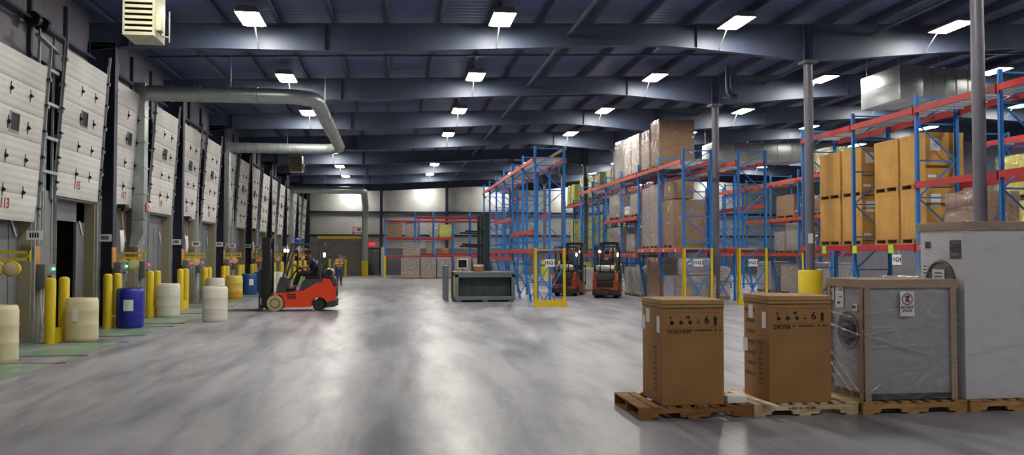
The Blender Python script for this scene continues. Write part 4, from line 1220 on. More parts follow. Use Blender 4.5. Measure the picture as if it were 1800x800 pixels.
MB().box(-.03, .0, -.03, .05, .2, .95).build('yellow_strip', M['yellow'], t)
tag(MB().box(-.15, .0, .5, 1.9, .0, 1.32).build('grey_side_panel', M['steelgrey'], loc=(2.1, 31.4, 0)), 'tall grey panel standing against the side of the grey bin', 'panel')
t = thing('computer_monitor', 'old beige boxy computer monitor on the grey bin', 'monitor', (2.56, 31.15, 1.101))
MB().cbox(-.2, .2, 0, .1, .1, .48, .03).add([(-.17, .1, .13), (.17, .1, .13), (.17, .1, .45), (-.17, .1, .45), (-.11, .4, .17), (.11, .4, .17), (.11, .4, .38), (-.11, .4, .38)], [(0, 1, 2, 3), (7, 6, 5, 4), (0, 4, 5, 1), (1, 5, 6, 2), (2, 6, 7, 3), (3, 7, 4, 0)]).build('monitor_case', M['beige'], t)
MB().box(-.155, .155, -.006, .0, .16, .44).build('monitor_screen', M['screen'], t)
MB().lathe([(.15, 0), (.13, .03), (.05, .05), (.05, .12)], (0, .18, 0), 'z', 20).build('monitor_stand', M['beige'], t)
t = thing('keyboard', 'pale computer keyboard in front of the boxy monitor', 'keyboard', (2.5, 30.98, 1.101))
MB().cbox(-.2, .2, 0, .13, 0, .03, .008).build('keyboard_body', M['beige'], t)
m = MB()
for i in range(13):
    for j in range(4): m.box(-.185 + i * .0285, -.163 + i * .0285, .012 + j * .028, .034 + j * .028, .03, .036)
m.build('key_caps', M['paper'], t)
t = thing('cardboard_box', 'small brown cardboard box on the grey bin beside the monitor', 'box', (2.98, 31.1, 1.101))
MB().cbox(0, .35, 0, .3, 0, .2, .006).build('box_body', M['card'], t)
MB().box(-.005, .355, -.005, .305, .2, .26).build('white_box_top', M['whitebag'], t)
t = thing('cantilever_rack', 'dark green cantilever rack posts standing tall behind the grey bin', 'rack', (3.67, 33.1, 0))
for k in range(3):
    y = k * 1.35; m = MB()
    m.box(-.1, .1, y - .01, y + .01, 0, 3.41).box(-.1, -.085, y - .09, y + .09, 0, 3.41).box(.085, .1, y - .09, y + .09, 0, 3.41)
    p = m.build('post', M['darkgreen'], t)
    m = MB()
    for q in range(26): m.box(-.02, .02, y - .0925, y - .0895, .3 + q * .115, .35 + q * .115)
    MB().box(-1.0, .1, y - .07, y + .07, 0, .12).build('foot', M['darkgreen'], p)
    for z in ((2.62, 2.05) if k != 1 else (2.12,)):
        MB().bar((-.1, y, z), (-.85, y, z + .04), .08, .07).build('support_arm', M['blackm'], p)
m = MB()
for q in range(5): m.bar((0, .05, .3 + q * .6), (0, 2.65, .6 + q * .6), .05, .03)
m.build('tie_braces', M['darkgreen'], t)

# ------------------------------------------------------------------ people
def skin(name, pts, edges, mt, parent, root=None, sub=1):
    """one continuous surface grown round a skeleton; pts: key -> (x, y, z, rx[, ry])"""
    keys = list(pts); ix = {k: i for i, k in enumerate(keys)}
    me = D.meshes.new(name)
    me.from_pydata([pts[k][:3] for k in keys], [(ix[a], ix[b]) for a, b in edges], [])
    o = D.objects.new(name, me); COL.objects.link(o)
    md = o.modifiers.new('s', 'SKIN'); md.use_smooth_shade = True; md.branch_smoothing = .4
    for i, k in enumerate(keys):
        sv = me.skin_vertices[0].data[i]
        p = pts[k]; sv.radius = (p[3], p[4] if len(p) > 4 else p[3]); sv.use_root = (k == (root or keys[0]))
    sb = o.modifiers.new('b', 'SUBSURF'); sb.levels = sub; sb.render_levels = sub
    bpy.context.view_layer.update()
    nm = D.meshes.new_from_object(o.evaluated_get(bpy.context.evaluated_depsgraph_get()))
    D.objects.remove(o); D.meshes.remove(me)
    nm.materials.clear(); nm.materials.append(mt); nm.name = name
    nm.polygons.foreach_set('use_smooth', [True] * len(nm.polygons))
    r = D.objects.new(name, nm); COL.objects.link(r); r.parent = parent
    return r


def hand(P, E, wrist, side, elbow, palm_dir, curl):
    """palm, four unequal bent fingers and a thumb added to a skeleton"""
    w = Vector(P[wrist][:3]); e = Vector(P[elbow][:3]); d = Vector(palm_dir).normalized()
    n = Vector(curl).normalized(); s = d.cross(n).normalized()
    c = w + d * .05; P[wrist + 'palm'] = (*c, .030, .026); E.append((wrist, wrist + 'palm'))
    k = w + d * .085; P[wrist + 'kn'] = (*k, .026, .022); E.append((wrist + 'palm', wrist + 'kn'))
    for q, (off, ln) in enumerate(((-.030, .066), (-.010, .078), (.010, .073), (.030, .058))):
        a = k + s * off + d * .012; b = a + (d * .75 + n * .6).normalized() * ln * .55; g = b + (d * .2 + n * .95).normalized() * ln * .5
        for t, p, r in (('a', a, .010), ('b', b, .009), ('c', g, .008)): P['%sf%d%s' % (wrist, q, t)] = (*p, r)
        E += [(wrist + 'kn', '%sf%da' % (wrist, q)), ('%sf%da' % (wrist, q), '%sf%db' % (wrist, q)), ('%sf%db' % (wrist, q), '%sf%dc' % (wrist, q))]
    a = c - s * .035 + n * .01; b = a + (d * .7 + n * .5 - s * .4).normalized() * .045
    P[wrist + 'ta'] = (*a, .012); P[wrist + 'tb'] = (*b, .010); E += [(wrist + 'palm', wrist + 'ta'), (wrist + 'ta', wrist + 'tb')]


def head_parts(t, c, fwd, r=.1, hair=None, cap=None):
    """face on the head: ears, nose, eyes, mouth; fwd is the way the face looks"""
    c = Vector(c); f = Vector(fwd).normalized(); s = f.cross(Vector((0, 0, 1))).normalized(); u = s.cross(f)
    m = MB()
    for q in (-1, 1): m.ball(c + f * r * .80 + s * (.034 * q) + u * .02, .011, 8)
    m.build('eyes', M['eye'], t)
    MB().bar(c + f * r * .86 - s * .025 - u * .055, c + f * r * .86 + s * .025 - u * .055, .012, .01).build('mouth', M['red'], t)
    if hair:
        bm = bmesh.new(); bmesh.ops.create_uvsphere(bm, u_segments=18, v_segments=12, radius=1)
        for p in bm.verts:
            v = p.co.copy(); face = v.normalized().dot(f)
            k = 1.0
            if v.z < -.15 or (face > .45 and v.z < .45): k = .78
            p.co = c + Vector((v.x * r * .98, v.y * r * .98, v.z * r * 1.12)) * k + u * .02
        MB().bm(bm).build('hair', M[hair], t, 60)


def limbs():
    return [('pelvis', 'waist'), ('waist', 'chest'), ('chest', 'neckb'), ('neckb', 'neck'), ('neck', 'head'), ('head', 'crown'), ('head', 'nose'),
            ('chest', 'shL'), ('shL', 'elL'), ('elL', 'wrL'), ('chest', 'shR'), ('shR', 'elR'), ('elR', 'wrR'),
            ('pelvis', 'hpL'), ('hpL', 'knL'), ('knL', 'anL'), ('anL', 'toL'), ('pelvis', 'hpR'), ('hpR', 'knR'), ('knR', 'anR'), ('anR', 'toR')]

# man walking: faces the camera (-y), his left arm raised to his face
t = thing('person', 'walking person in orange and lime safety vest and jeans, arm raised to face', 'person', (-3.06, 50.0, 0), radians(8))
P = dict(pelvis=(0, 0, .95, .125, .10), waist=(0, -.01, 1.12, .115, .085), chest=(0, -.01, 1.36, .125, .09), neckb=(0, 0, 1.5, .07, .065), neck=(0, -.01, 1.56, .055, .055), head=(0, -.03, 1.68, .082, .098), crown=(0, -.02, 1.76, .07, .085), nose=(0, -.135, 1.675, .016, .016),
         shL=(.19, 0, 1.44, .06), elL=(.30, -.06, 1.2, .047), wrL=(.17, -.24, 1.47, .032), shR=(-.19, 0, 1.44, .06), elR=(-.29, .05, 1.16, .047), wrR=(-.33, -.04, .9, .032),
         hpL=(.09, 0, .9, .095), knL=(.1, -.09, .5, .065), anL=(.1, .02, .09, .045), toL=(.11, -.15, .045, .04), hpR=(-.09, 0, .9, .095), knR=(-.09, -.03, .49, .065), anR=(-.09, .1, .1, .045), toR=(-.1, -.06, .04, .04))
E = limbs()
hand(P, E, 'wrL', 1, 'elL', (-.25, -.2, .8), (-.8, .1, -.1)); hand(P, E, 'wrR', -1, 'elR', (-.05, -.15, -1), (.6, -.4, 0))
body = skin('body', P, E, M['skin'], t, 'pelvis', 2)
m = MB().ball((.085, -.02, 1.675), (.014, .022, .035), 8).ball((-.085, -.02, 1.675), (.014, .022, .035), 8); m.build('ears', M['skin'], t)
head_parts(t, (0, -.03, 1.685), (0, -1, 0), .105, None)
def grow(keys, add, extra=None):
    ex = dict(waist=.018, chest=.022)
    q = {k: (*P[k][:3], P[k][3] + add + ex.get(k, 0), (P[k][4] if len(P[k]) > 4 else P[k][3]) + add + ex.get(k, 0)) for k in keys}
    if extra: q.update(extra)
    return q
sh = grow(('pelvis', 'waist', 'chest', 'neckb', 'shL', 'elL', 'shR', 'elR'), .018, {'wl': (.2, -.2, 1.42, .05), 'wr': (-.325, -.03, .96, .05)})
skin('shirt', sh, [('pelvis', 'waist'), ('waist', 'chest'), ('chest', 'neckb'), ('chest', 'shL'), ('shL', 'elL'), ('elL', 'wl'), ('chest', 'shR'), ('shR', 'elR'), ('elR', 'wr')], M['greycloth'], t, 'chest')
jn = grow(('pelvis', 'hpL', 'knL', 'hpR', 'knR'), .02, {'al': (.1, .015, .12, .068), 'ar': (-.09, .09, .13, .068)})
skin('jeans', jn, [('pelvis', 'hpL'), ('hpL', 'knL'), ('knL', 'al'), ('pelvis', 'hpR'), ('hpR', 'knR'), ('knR', 'ar')], M['denim'], t, 'pelvis')
for (nm, sgn) in (('vest_side', -1), ('vest_side', 1)):
    v = {'a': (.085 * sgn, -.01, 1.47, .075, .1), 'b': (.1 * sgn, -.01, 1.3, .10, .15), 'c': (.105 * sgn, -.01, 1.18, .098, .145)}
    skin(nm, v, [('a', 'b'), ('b', 'c')], M['vestorange'], t, 'b')
    v = {'a': (.105 * sgn, -.01, 1.14, .102, .15), 'b': (.105 * sgn, -.01, 1.0, .10, .145)}
    skin('vest_lime_hem', v, [('a', 'b')], M['vestlime'], t, 'b')
for k in 'LR':
    a, o = P['an' + k], P['to' + k]
    MB().tube([(a[0], a[1] + .05, .05), (a[0], a[1] - .03, .06), (o[0], o[1] - .01, .045), (o[0], o[1] - .07, .035)], [.04, .055, .05, .03], 12).build('shoe', M['shoe'], t, 60)
t2 = MB().tube([(-.0, 0, 0), (.16, 0, .05)], .009, 8).build('white_stick', M['white'], None); t2.location = (-2.87, 49.72, 1.56)
tag(t2, 'short white stick held in the walking person\'s raised hand', 'stick')

# ------------------------------------------------------------------ forklifts (front wheel axle at the origin, nose towards -x)
def forklift(lab, loc, rotz, body='forkorange', cap=True):
    t = thing('forklift', lab, 'forklift', loc, rotz, 'orange forklifts')
    hw = .5
    # side panels with wheel arches
    def arch(cx, cz, r, a0, a1, n=10): return [(cx + r * cos(a0 + (a1 - a0) * q / n), cz + r * sin(a0 + (a1 - a0) * q / n)) for q in range(n + 1)]
    pol = [(-.09, .56), (-.12, .48)] + [(x, z) for x, z in arch(0, .25, .29, radians(120), radians(-28))] + [(.28, .11), (1.06, .13)] + arch(1.31, .2, .235, radians(190), radians(18))[0:] + [(1.62, .30), (1.81, .32), (1.83, .72), (1.73, .76), (1.64, .98), (1.43, 1.01), (1.40, .88), (1.2, .84), (.84, .64), (.3, .575)]
    m = MB().prism(pol, -hw, -hw + .12, 'y').prism(pol, hw - .12, hw, 'y')
    m.prism([(.3, .14), (1.06, .14), (1.06, .5), (.84, .62), (.3, .55)], -hw + .12, hw - .12, 'y')
    m.prism([(1.0, .47), (1.63, .32), (1.81, .34), (1.81, .70), (1.72, .75), (1.63, .96), (1.43, .99), (1.38, .85), (1.0, .7)], -hw + .12, hw - .12, 'y')
    m.build('chassis', M[body], t, 30)
    m = MB()
    cw = [(1.52, .1), (1.80, .13), (1.84, .2), (1.84, .33), (1.64, .32), (1.56, .26)]
    m.prism(cw, -hw - .01, hw + .01, 'y').cbox(1.66, 1.83, -.36, .36, .71, .99, .04).cbox(1.82, 1.86, -.1, .1, .14, .3, .01)
    m.build('counterweight', M['forkcw'], t, 30)
    MB().cbox(1.80, 1.842, -.33, .33, .44, .7, .02).cbox(1.835, 1.85, -.2, .2, .33, .36, .005).build('rear_grille', M['black'], t)
    for q in range(2): pass
    m = MB()
    for q in range(3): m.box(.36, .62, -hw - .004, -hw + .002, .40 + q * .045, .43 + q * .045)
    m.box(.36, .62, -hw - .004, -hw, .385, .40).box(.36, .62, -hw - .004, -hw, .52, .535)
    m.build('side_vent', M['black'], t)
    # wheels
    for y in (-hw + .11, hw - .11):
        w = MB().lathe([(.13, -.1), (.235, -.1), (.25, -.08), (.25, .08), (.235, .1), (.13, .1)], (0, y, .25), 'y', 32).build('front_wheel', M['tyretan'], t)
        MB().lathe([(.05, -.085), (.15, -.104), (.16, -.09), (.16, .09), (.15, .104), (.05, .085)], (0, y, .25), 'y', 20).build('wheel_hub', M['blackm'], w)
        w = MB().lathe([(.09, -.08), (.18, -.08), (.19, -.065), (.19, .065), (.18, .08), (.09, .08)], (1.31, y, .19), 'y', 28).build('rear_wheel', M['tyre'], t)
        MB().lathe([(.03, -.07), (.1, -.084), (.11, -.07), (.11, .07), (.1, .084), (.03, .07)], (1.31, y, .19), 'y', 18).build('wheel_hub', M['forkcw'], w)
    # cowl, floor, seat deck
    MB().prism([(.02, .56), (.3, .58), (.34, .72), (.36, 1.0), (.30, 1.06), (.14, 1.04), (.06, .8)], -hw + .02, hw - .02, 'y').build('front_cowl', M['forkgrey'], t)
    MB().box(.3, .86, -hw + .03, hw - .03, .575, .62).build('floor_plate', M['blackm'], t)
    MB().prism([(.70, .62), (.84, .66), (1.2, .86), (1.40, .9), (1.42, 1.0), (.88, .98), (.80, .9)], -hw + .02, hw - .02, 'y').build('engine_cover', M['forkgrey'], t)
    MB().cbox(.86, 1.30, -.26, .26, .985, 1.07, .03).add([], []).cbox(1.26, 1.36, -.25, .25, 1.0, 1.46, .04).build('seat', M['black'], t)
    # overhead guard
    m = MB()
    for y in (-hw + .05, hw - .05):
        m.bar((.22, y, 1.03), (.49, y, 2.03), .07, .06).bar((1.36, y, .98), (1.30, y, 2.04), .08, .06).bar((.46, y, 2.05), (1.42, y, 2.06), .06, .06)
    for q in range(7): m.bar((.5 + q * .145, -hw + .05, 2.06), (.5 + q * .145, hw - .05, 2.06), .03, .04)
    m.bar((.47, -hw + .03, 2.05), (.47, hw - .03, 2.05), .06, .06).bar((1.42, -hw + .03, 2.06), (1.42, hw - .03, 2.06), .06, .06)
    m.build('overhead_guard', M['forkgrey'], t)
    # mast, carriage, forks
    m = MB()
    for y in (-.36, .36):
        m.box(-.30, -.16, y - .045, y + .045, .06, 2.24).box(-.42, -.28, y * .8 - .04, y * .8 + .04, .1, 2.27)
    for z in (.3, 1.2, 2.2): m.box(-.28, -.2, -.36, .36, z - .05, z + .05)
    m.box(-.4, -.34, -.3, .3, 2.15, 2.27)
    m.build('mast', M['blackm'], t)
    MB().tube([(-.22, -.1, .2), (-.22, -.1, 1.9)], .045, 12).tube([(-.22, .1, .2), (-.22, .1, 1.9)], .045, 12).build('lift_cylinders', M['forkgrey'], t)
    m = MB()
    for q in range(12): m.bar((-.3, -.2, 1.3 + q * .07), (-.3, -.17, 1.36 + q * .07), .02)
    m.box(-.32, -.3, .1, .16, .5, 2.1).build('lift_chains', M['forkcw'], t)
    m = MB().box(-.47, -.42, -.48, .48, .12, .2).box(-.47, -.42, -.48, .48, .42, .5)
    for y in (-.48, -.16, .16, .44): m.box(-.47, -.44, y, y + .035, .5, 1.25)
    m.box(-.47, -.44, -.48, .48, 1.22, 1.27)
    m.build('carriage', M['blackm'], t)
    for y in (-.28, .28):
        MB().prism([(-.47, .6), (-.51, .6), (-.515, .045), (-1.53, .025), (-1.53, .015), (-.5, .008), (-.47, .02)], y - .055, y + .055, 'y').build('fork', M['forkcw'], t)
    # details
    MB().tube([(.36, 0, .95), (.62, 0, 1.3)], .025, 10).build('steering_column', M['black'], t)
    o = MB(); n = 24
    c = Vector((.64, 0, 1.33)); d = Vector((.55, 0, .83)).normalized(); s = Vector((0, 1, 0)); u = d.cross(s)
    o.tube([c + (s * cos(2 * pi * q / n) + u * sin(2 * pi * q / n)) * .17 for q in range(n + 1)], .016, 8, False)
    o.bar(c + s * .17, c - s * .17, .02).bar(c + u * .17, c, .02).build('steering_wheel', M['black'], t)
    for y in (-.38, .38): MB().lathe([(.02, .04), (.045, .03), (.05, 0), (.04, -.02)], (.26, y, 1.86), 'x', 16).build('headlight', M['headl'], t)
    g = MB().lathe([(.06, -.4), (.12, -.37), (.15, -.3), (.15, .3), (.12, .37), (.06, .4)], (1.6, 0, 1.17), 'y', 24).build('gas_tank', M['tank'], t)
    MB().lathe([(.152, -.22), (.158, -.22), (.158, -.18), (.152, -.18)], (1.6, 0, 1.17), 'y', 24).build('tank_strap', M['black'], g)
    MB().lathe([(.152, .18), (.158, .18), (.158, .22), (.152, .22)], (1.6, 0, 1.17), 'y', 24).build('tank_strap', M['black'], g)
    MB().lathe([(.11, -.44), (.12, -.44), (.12, -.37), (.11, -.37)], (1.6, 0, 1.17), 'y', 20).build('tank_collar', M['black'], g)
    MB().cbox(1.4, 1.72, -.3, .3, .985, 1.03, .01).build('tank_bracket', M['forkcw'], t)
    MB().cbox(1.37, 1.42, hw - .06, hw + .0, 1.66, 1.80, .02).build('work_lamp', M['headl'], t)
    MB().tube([(1.42, .3, 1.0), (1.46, .3, 1.25), (1.5, .3, 1.45)], .03, 10).build('exhaust_pipe', M['forkcw'], t)
    return t
FKL = (-3.55, 27.12, 0)
forklift('bright orange forklift seen side-on with a driver, mast towards the dock doors', FKL, 0)
tag(MB().ball((0, 0, .07), (.11, .1, .09), 16).lathe([(.13, -.01), (.13, .0), (.1, .012)], (0, 0, 0), 'z', 20).build('hard_hat', M['blueball'], loc=(-3.55 + .62, 27.1, 2.105)), 'blue and white round cap on the roof of the side-on forklift', 'cap')
h2 = radians(20); h3 = radians(25)
def fk_at(rx, ry, h): return (rx + sin(h) * 1.84, ry + cos(h) * 1.84, 0)
F2 = fk_at(8.35, 32.7, h2); F3 = fk_at(7.05, 34.6, h3)
forklift('worn orange forklift seen from behind, silver gas tank on its rear', F2, radians(270) - h2, 'forkdirty')
forklift('worn orange forklift half hidden behind the yellow rack guard', F3, radians(270) - h3, 'forkdirty')

# seated drivers, in forklift axes (nose to -x)
def driver(lab, loc, rotz, top, legs, sk, lean=0):
    t = thing('person', lab, 'person', loc, rotz)
    P = dict(pelvis=(1.13, 0, 1.16, .12, .11), waist=(1.12, 0, 1.30, .09, .10), chest=(1.06, 0, 1.5, .095, .125), neckb=(1.0, 0, 1.62, .065, .07), neck=(.97, 0, 1.67, .052), head=(.93, 0, 1.775, .095, .082), crown=(.95, 0, 1.85, .08, .07), nose=(.825, 0, 1.765, .015),
             shL=(1.04, -.19, 1.56, .06), elL=(.92, -.26, 1.33, .046), wrL=(.70, -.15, 1.36, .032), shR=(1.04, .19, 1.56, .06), elR=(.92, .26, 1.33, .046), wrR=(.70, .15, 1.36, .032),
             hpL=(1.08, -.1, 1.14, .095), knL=(.66, -.15, 1.16, .07), anL=(.52, -.14, .72, .048), toL=(.36, -.14, .665, .04), hpR=(1.08, .1, 1.14, .095), knR=(.66, .15, 1.16, .07), anR=(.52, .14, .72, .048), toR=(.36, .14, .665, .04))
    E = limbs()
    hand(P, E, 'wrL', 1, 'elL', (-1, .1, .1), (.0, .2, -1)); hand(P, E, 'wrR', -1, 'elR', (-1, -.1, .1), (0, -.2, -1))
    skin('body', P, E, M[sk], t, 'pelvis', 2)
    MB().ball((.945, -.085, 1.77), (.022, .014, .034), 8).ball((.945, .085, 1.77), (.022, .014, .034), 8).build('ears', M[sk], t)
    head_parts(t, (.935, 0, 1.785), (-1, 0, 0), .108, 'hair')
    T = dict(waist=.035, chest=.04)
    g = lambda k, a: (*P[k][:3], P[k][3] + a, (P[k][4] if len(P[k]) > 4 else P[k][3]) + a)
    s = {k: g(k, .02 + T.get(k, 0)) for k in ('pelvis', 'waist', 'chest', 'neckb', 'shL', 'shR')}
    s['sl'] = (.95, -.245, 1.39, .066); s['sr'] = (.95, .245, 1.39, .066)
    skin('shirt', s, [('pelvis', 'waist'), ('waist', 'chest'), ('chest', 'neckb'), ('chest', 'shL'), ('shL', 'sl'), ('chest', 'shR'), ('shR', 'sr')], M[top], t, 'chest')
    s = {k: g(k, .016) for k in ('pelvis', 'hpL', 'knL', 'hpR', 'knR')}
    s['al'] = (.525, -.14, .76, .066); s['ar'] = (.525, .14, .76, .066)
    skin('trousers', s, [('pelvis', 'hpL'), ('hpL', 'knL'), ('knL', 'al'), ('pelvis', 'hpR'), ('hpR', 'knR'), ('knR', 'ar')], M[legs], t, 'pelvis')
    for y in (-.14, .14): MB().tube([(.56, y, .67), (.50, y, .675), (.38, y, .66), (.31, y, .655)], [.035, .05, .045, .03], 12).build('shoe', M['shoe'], t, 60)
    return t
d1 = driver('driver in navy shirt and black trousers seated in the side-on orange forklift', FKL, 0, 'navycloth', 'blackcloth', 'skind')
MB().cbox(1.19, 1.212, -.09, .09, 1.46, 1.56, .004).build('white_back_print', M['white'], d1)
driver('driver in dark clothes seated in the forklift seen from behind', F2, radians(270) - h2, 'blackcloth', 'blackcloth', 'skind')

# ------------------------------------------------------------------ foreground goods on pallets
def front_pallet(lab, x, y, w, d, mt, stamp=None, seed=1):
    rr = random.Random(seed)
    t = thing('wood_pallet', lab, 'pallet', (x, y, 0), 0, 'pallets along the front')
    for yy in (0, d / 2 - .02, d - .04):
        n1, n2 = w * .16, w * .37; n3, n4 = w * .62, w * .83
        pol = [(0, .018), (n1, .018), (n1 + .01, .05), (n1 + .03, .062), (n2 - .03, .062), (n2 - .01, .05), (n2, .018), (n3, .018), (n3 + .01, .05), (n3 + .03, .062), (n4 - .03, .062), (n4 - .01, .05), (n4, .018), (w, .018), (w, .115), (0, .115)]
        MB().prism(pol, yy, yy + .04, 'y').build('stringer', M[mt], t)
    n = 8
    for q in range(n):
        ww = .14 if q in (0, n - 1) else .09
        xx = q * (w - .14) / (n - 1)
        MB().cbox(xx + rr.uniform(-.004, .004), xx + ww, -.004 + rr.uniform(-.006, .004), d + rr.uniform(-.004, .008), .116, .134, .003).build('deck_board', M[mt], t)
    for q, xx in enumerate((0, w * .43, w - .14)):
        MB().cbox(xx, xx + .13, 0, d, .0, .0175, .003).build('bottom_board', M[mt], t)
    if stamp: text(stamp, .035, M['ink'], t, (w * .46, -.0015, .082), (pi / 2, 0, 0), 'stamp_lettering', .0005, bold=.001)
    return t
front_pallet('weathered brown pallet under the washer carton', 2.58, 8.68, 1.26, 1.0, 'wooddark', None, 1)
front_pallet('pale new pallet under the dryer carton, lettering stamped on its front', 3.86, 8.68, 1.2, 1.0, 'woodlight', '4-WAY 40 X 48 GMA', 2)
front_pallet('brown pallet under the low grey wrapped machine', 5.08, 8.62, 1.24, 1.0, 'woodmid', None, 3)
front_pallet('brown pallet under the tall white wrapped machine', 6.34, 8.6, 1.24, 1.0, 'woodmid', None, 4)
tag(MB().obox((0, 0, 0), (.08, .98, .022), (0, 0, radians(5.6))).build('loose_plank', M['plank'], loc=(3.955, 8.95, .147)), 'pale loose plank lying on the pale pallet left of the dryer carton', 'plank')
tag(MB().cbox(0, .22, 0, .2, 0, .075, .008).build('foam_block', M['paper'], loc=(3.6, 8.78, .1345)), 'small pale grey block between the washer and dryer cartons', 'block')

def appliance_carton(lab, word, x, y, w, d, h, rot, z=.1345):
    t = thing('appliance_carton', lab, 'carton', (x, y, z), rot, None)
    lid = .085
    MB().cbox(.006, w - .006, .006, d - .006, 0, h - .01, .006).build('carton_body', M['cardw'], t)
    MB().cbox(0, w, 0, d, h - lid, h, .005).build('carton_lid', M['cardl'], t)
    MB().box(-.0015, w + .0015, -.0015, d + .0015, h - .053, h - .047).build('green_strap', M['greenstrap'], t)
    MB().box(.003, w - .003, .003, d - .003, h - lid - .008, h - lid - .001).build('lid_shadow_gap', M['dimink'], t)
    f = .0055
    ic = MB(); zc = h - lid - .14; ICO = [ic]
    def done():
        ICO[0].build('handling_symbol', M['ink'], t); ICO[0] = MB()
    def dot(cx, cz, rx, rz, n=14): ICO[0].prism([(cx + rx * cos(2 * pi * q / n), cz + rz * sin(2 * pi * q / n)) for q in range(n)], f - .0008, f + .0004, 'y')
    def sq(x0, x1, z0, z1): ICO[0].prism([(x0, z0), (x1, z0), (x1, z1), (x0, z1)], f - .0008, f + .0004, 'y')
    k = w / .70
    u = lambda v: v * k
    dot(u(.115), zc - .02, .021, .02); sq(u(.115) - .02, u(.115) + .012, zc - .035, zc - .02); dot(u(.098), zc + .038, .010, .011); sq(u(.10) - .002, u(.10) + .002, zc - .01, zc + .028); done()
    dot(u(.215), zc - .018, .021, .021); sq(u(.205) - .0015, u(.205) + .0015, zc, zc + .05); sq(u(.235), u(.25), zc - .03, zc - .022); done()
    dot(u(.318), zc - .018, .021, .021); dot(u(.297), zc + .04, .019, .016); sq(u(.306) - .002, u(.306) + .002, zc - .005, zc + .03); sq(u(.283) - .014, u(.283), zc + .03, zc + .036); done()
    sq(u(.39), u(.43), zc - .022, zc - .016); dot(u(.41), zc - .022, .009, .008); sq(u(.408), u(.412), zc - .016, zc + .03); done()
    ax = u(.60); ICO[0].prism([(ax - .017, zc - .045), (ax + .017, zc - .045), (ax + .017, zc + .015), (ax + .026, zc + .015), (ax, zc + .055), (ax - .026, zc + .015), (ax - .017, zc + .015)], f - .0008, f + .0004, 'y')
    sq(u(.575), u(.625), zc - .056, zc - .05)
    done()
    fr = MB(); g0, g1 = zc - .075, zc + .085
    fr.prism([(u(.06), g1), (u(.66), g1), (u(.66), g1 + .002), (u(.06), g1 + .002)], f - .0008, f + .0003, 'y').prism([(u(.06), g0), (u(.66), g0), (u(.66), g0 + .002), (u(.06), g0 + .002)], f - .0008, f + .0003, 'y')
    fr.build('symbol_frame', M['dimink'], t)
    text('6', .115, M['ink'], t, (u(.505), f - .0002, zc + .005), (pi / 2, 0, 0), 'number_lettering', .0006, bold=.003)
    text(word, .066, M['dimink'] if word == 'WASHER' else M['ink'], t, (u(.055), f - .0002, zc - .115), (pi / 2, 0, 0), 'word_lettering', .0006, 'LEFT', .002, 1.0)
    m = MB(); xx = u(.055) + (.245 if word == 'WASHER' else .215)
    rr = random.Random(3)
    while xx < u(.66):
        L = rr.uniform(.012, .03)
        if rr.random() > .15: m.prism([(xx, zc - .112), (min(xx + L, u(.665)), zc - .112), (min(xx + L, u(.665)), zc - .092), (xx, zc - .092)], f - .0006, f + .0003, 'y')
        xx += L + .005
    m.build('small_print', M['dimink'], t)
    # left side: stickers and vertical marks
    m = MB()
    for (y0, z0, hh, ww) in ((d * .62, h - .27, .15, .12), (d * .12, h - .36, .18, .1), (d * .84, h - .36 if word == 'WASHER' else h - .66, .15, .13)): m.box(.003, .0055, y0, y0 + ww, z0, z0 + hh).build('white_sticker', M['paper'], t); m = MB()
    m = MB()
    m.prism([(d * .28, h - .66), (d * .34, h - .66), (d * .34, h - .54), (d * .46, h - .54), (d * .46, h - .51), (d * .28, h - .51)], .0045, .0058, 'x')
    for q in range(6): m.prism([(d * .26, h - .72 - q * .055), (d * .40, h - .72 - q * .055), (d * .40, h - .69 - q * .055), (d * .26, h - .69 - q * .055)], .0045, .0057, 'x')
    if word == 'DRYER':
        for q in range(7): m.prism([(d * .55, h - .2 - q * .12), (d * (.95 - .05 * (q % 3)), h - .2 - q * .12), (d * (.95 - .05 * (q % 3)), h - .16 - q * .12), (d * .55, h - .16 - q * .12)], .0045, .0057, 'x')
    m.build('side_print', M['fadeink'], t)
    return t
appliance_carton('tall brown washer carton on the weathered pallet', 'WASHER', 2.85, 8.73, .70, .73, 1.125, 0)
appliance_carton('tall brown dryer carton on the pale pallet', 'DRYER', 4.05, 8.72, .72, .70, 1.16, radians(-1))

# low grey wrapped machine
X0, Y0, W, Dp, H = 5.12, 8.66, 1.13, .80, 1.335
t = thing('wrapped_appliance', 'low grey machine with cardboard corner posts under clear film, notice on front', 'appliance', (X0, Y0, .1345))
MB().cbox(.03, W - .03, .03, Dp - .03, .075, H - .02, .012).build('machine_body', M['appl'], t)
MB().box(.06, W - .06, .045, Dp - .06, 0, .075).build('dark_base', M['black'], t)
for (x, y) in ((0, 0), (W - .085, 0), (0, Dp - .085), (W - .085, Dp - .085)):
    px = x if x == 0 else W - .012; py = y if y == 0 else Dp - .012
    MB().box(x, x + .085, py, py + .012, 0, H - .01).box(px, px + .012, y, y + .085, 0, H - .01).build('corner_post', M['cardg'], t)
MB().box(-.004, W + .004, -.004, Dp + .004, H - .09, H).build('cardboard_cap', M['cardg'], t)
MB().lathe([(.17, 0), (.2, -.012), (.22, -.012), (.22, .0)], (.026, Dp * .45, .75), 'x', 28).build('round_hatch', M['forkgrey'], t)
MB().box(.018, .024, .45, .62, 1.0, 1.29).box(.018, .024, .66, .76, 1.08, 1.3).box(.018, .024, .16, .25, .98, 1.06).build('paper_labels', M['paper'], t)
m = MB()
for (y0, z0, hh) in ((.48, 1.2, .012), (.48, 1.12, .012), (.52, 1.04, .03), (.68, 1.22, .02), (.69, 1.14, .03), (.19, 1.005, .035)): m.box(.0165, .018, y0, y0 + .06, z0, z0 + hh)
m.build('label_print', M['ink'], t)
n = MB().box(.43, .60, -.012, -.0105, H - .405, H - .13).build('notice_sheet', M['paper'], t)
cx, cz = .515, H - .215; m = MB(); N = 28
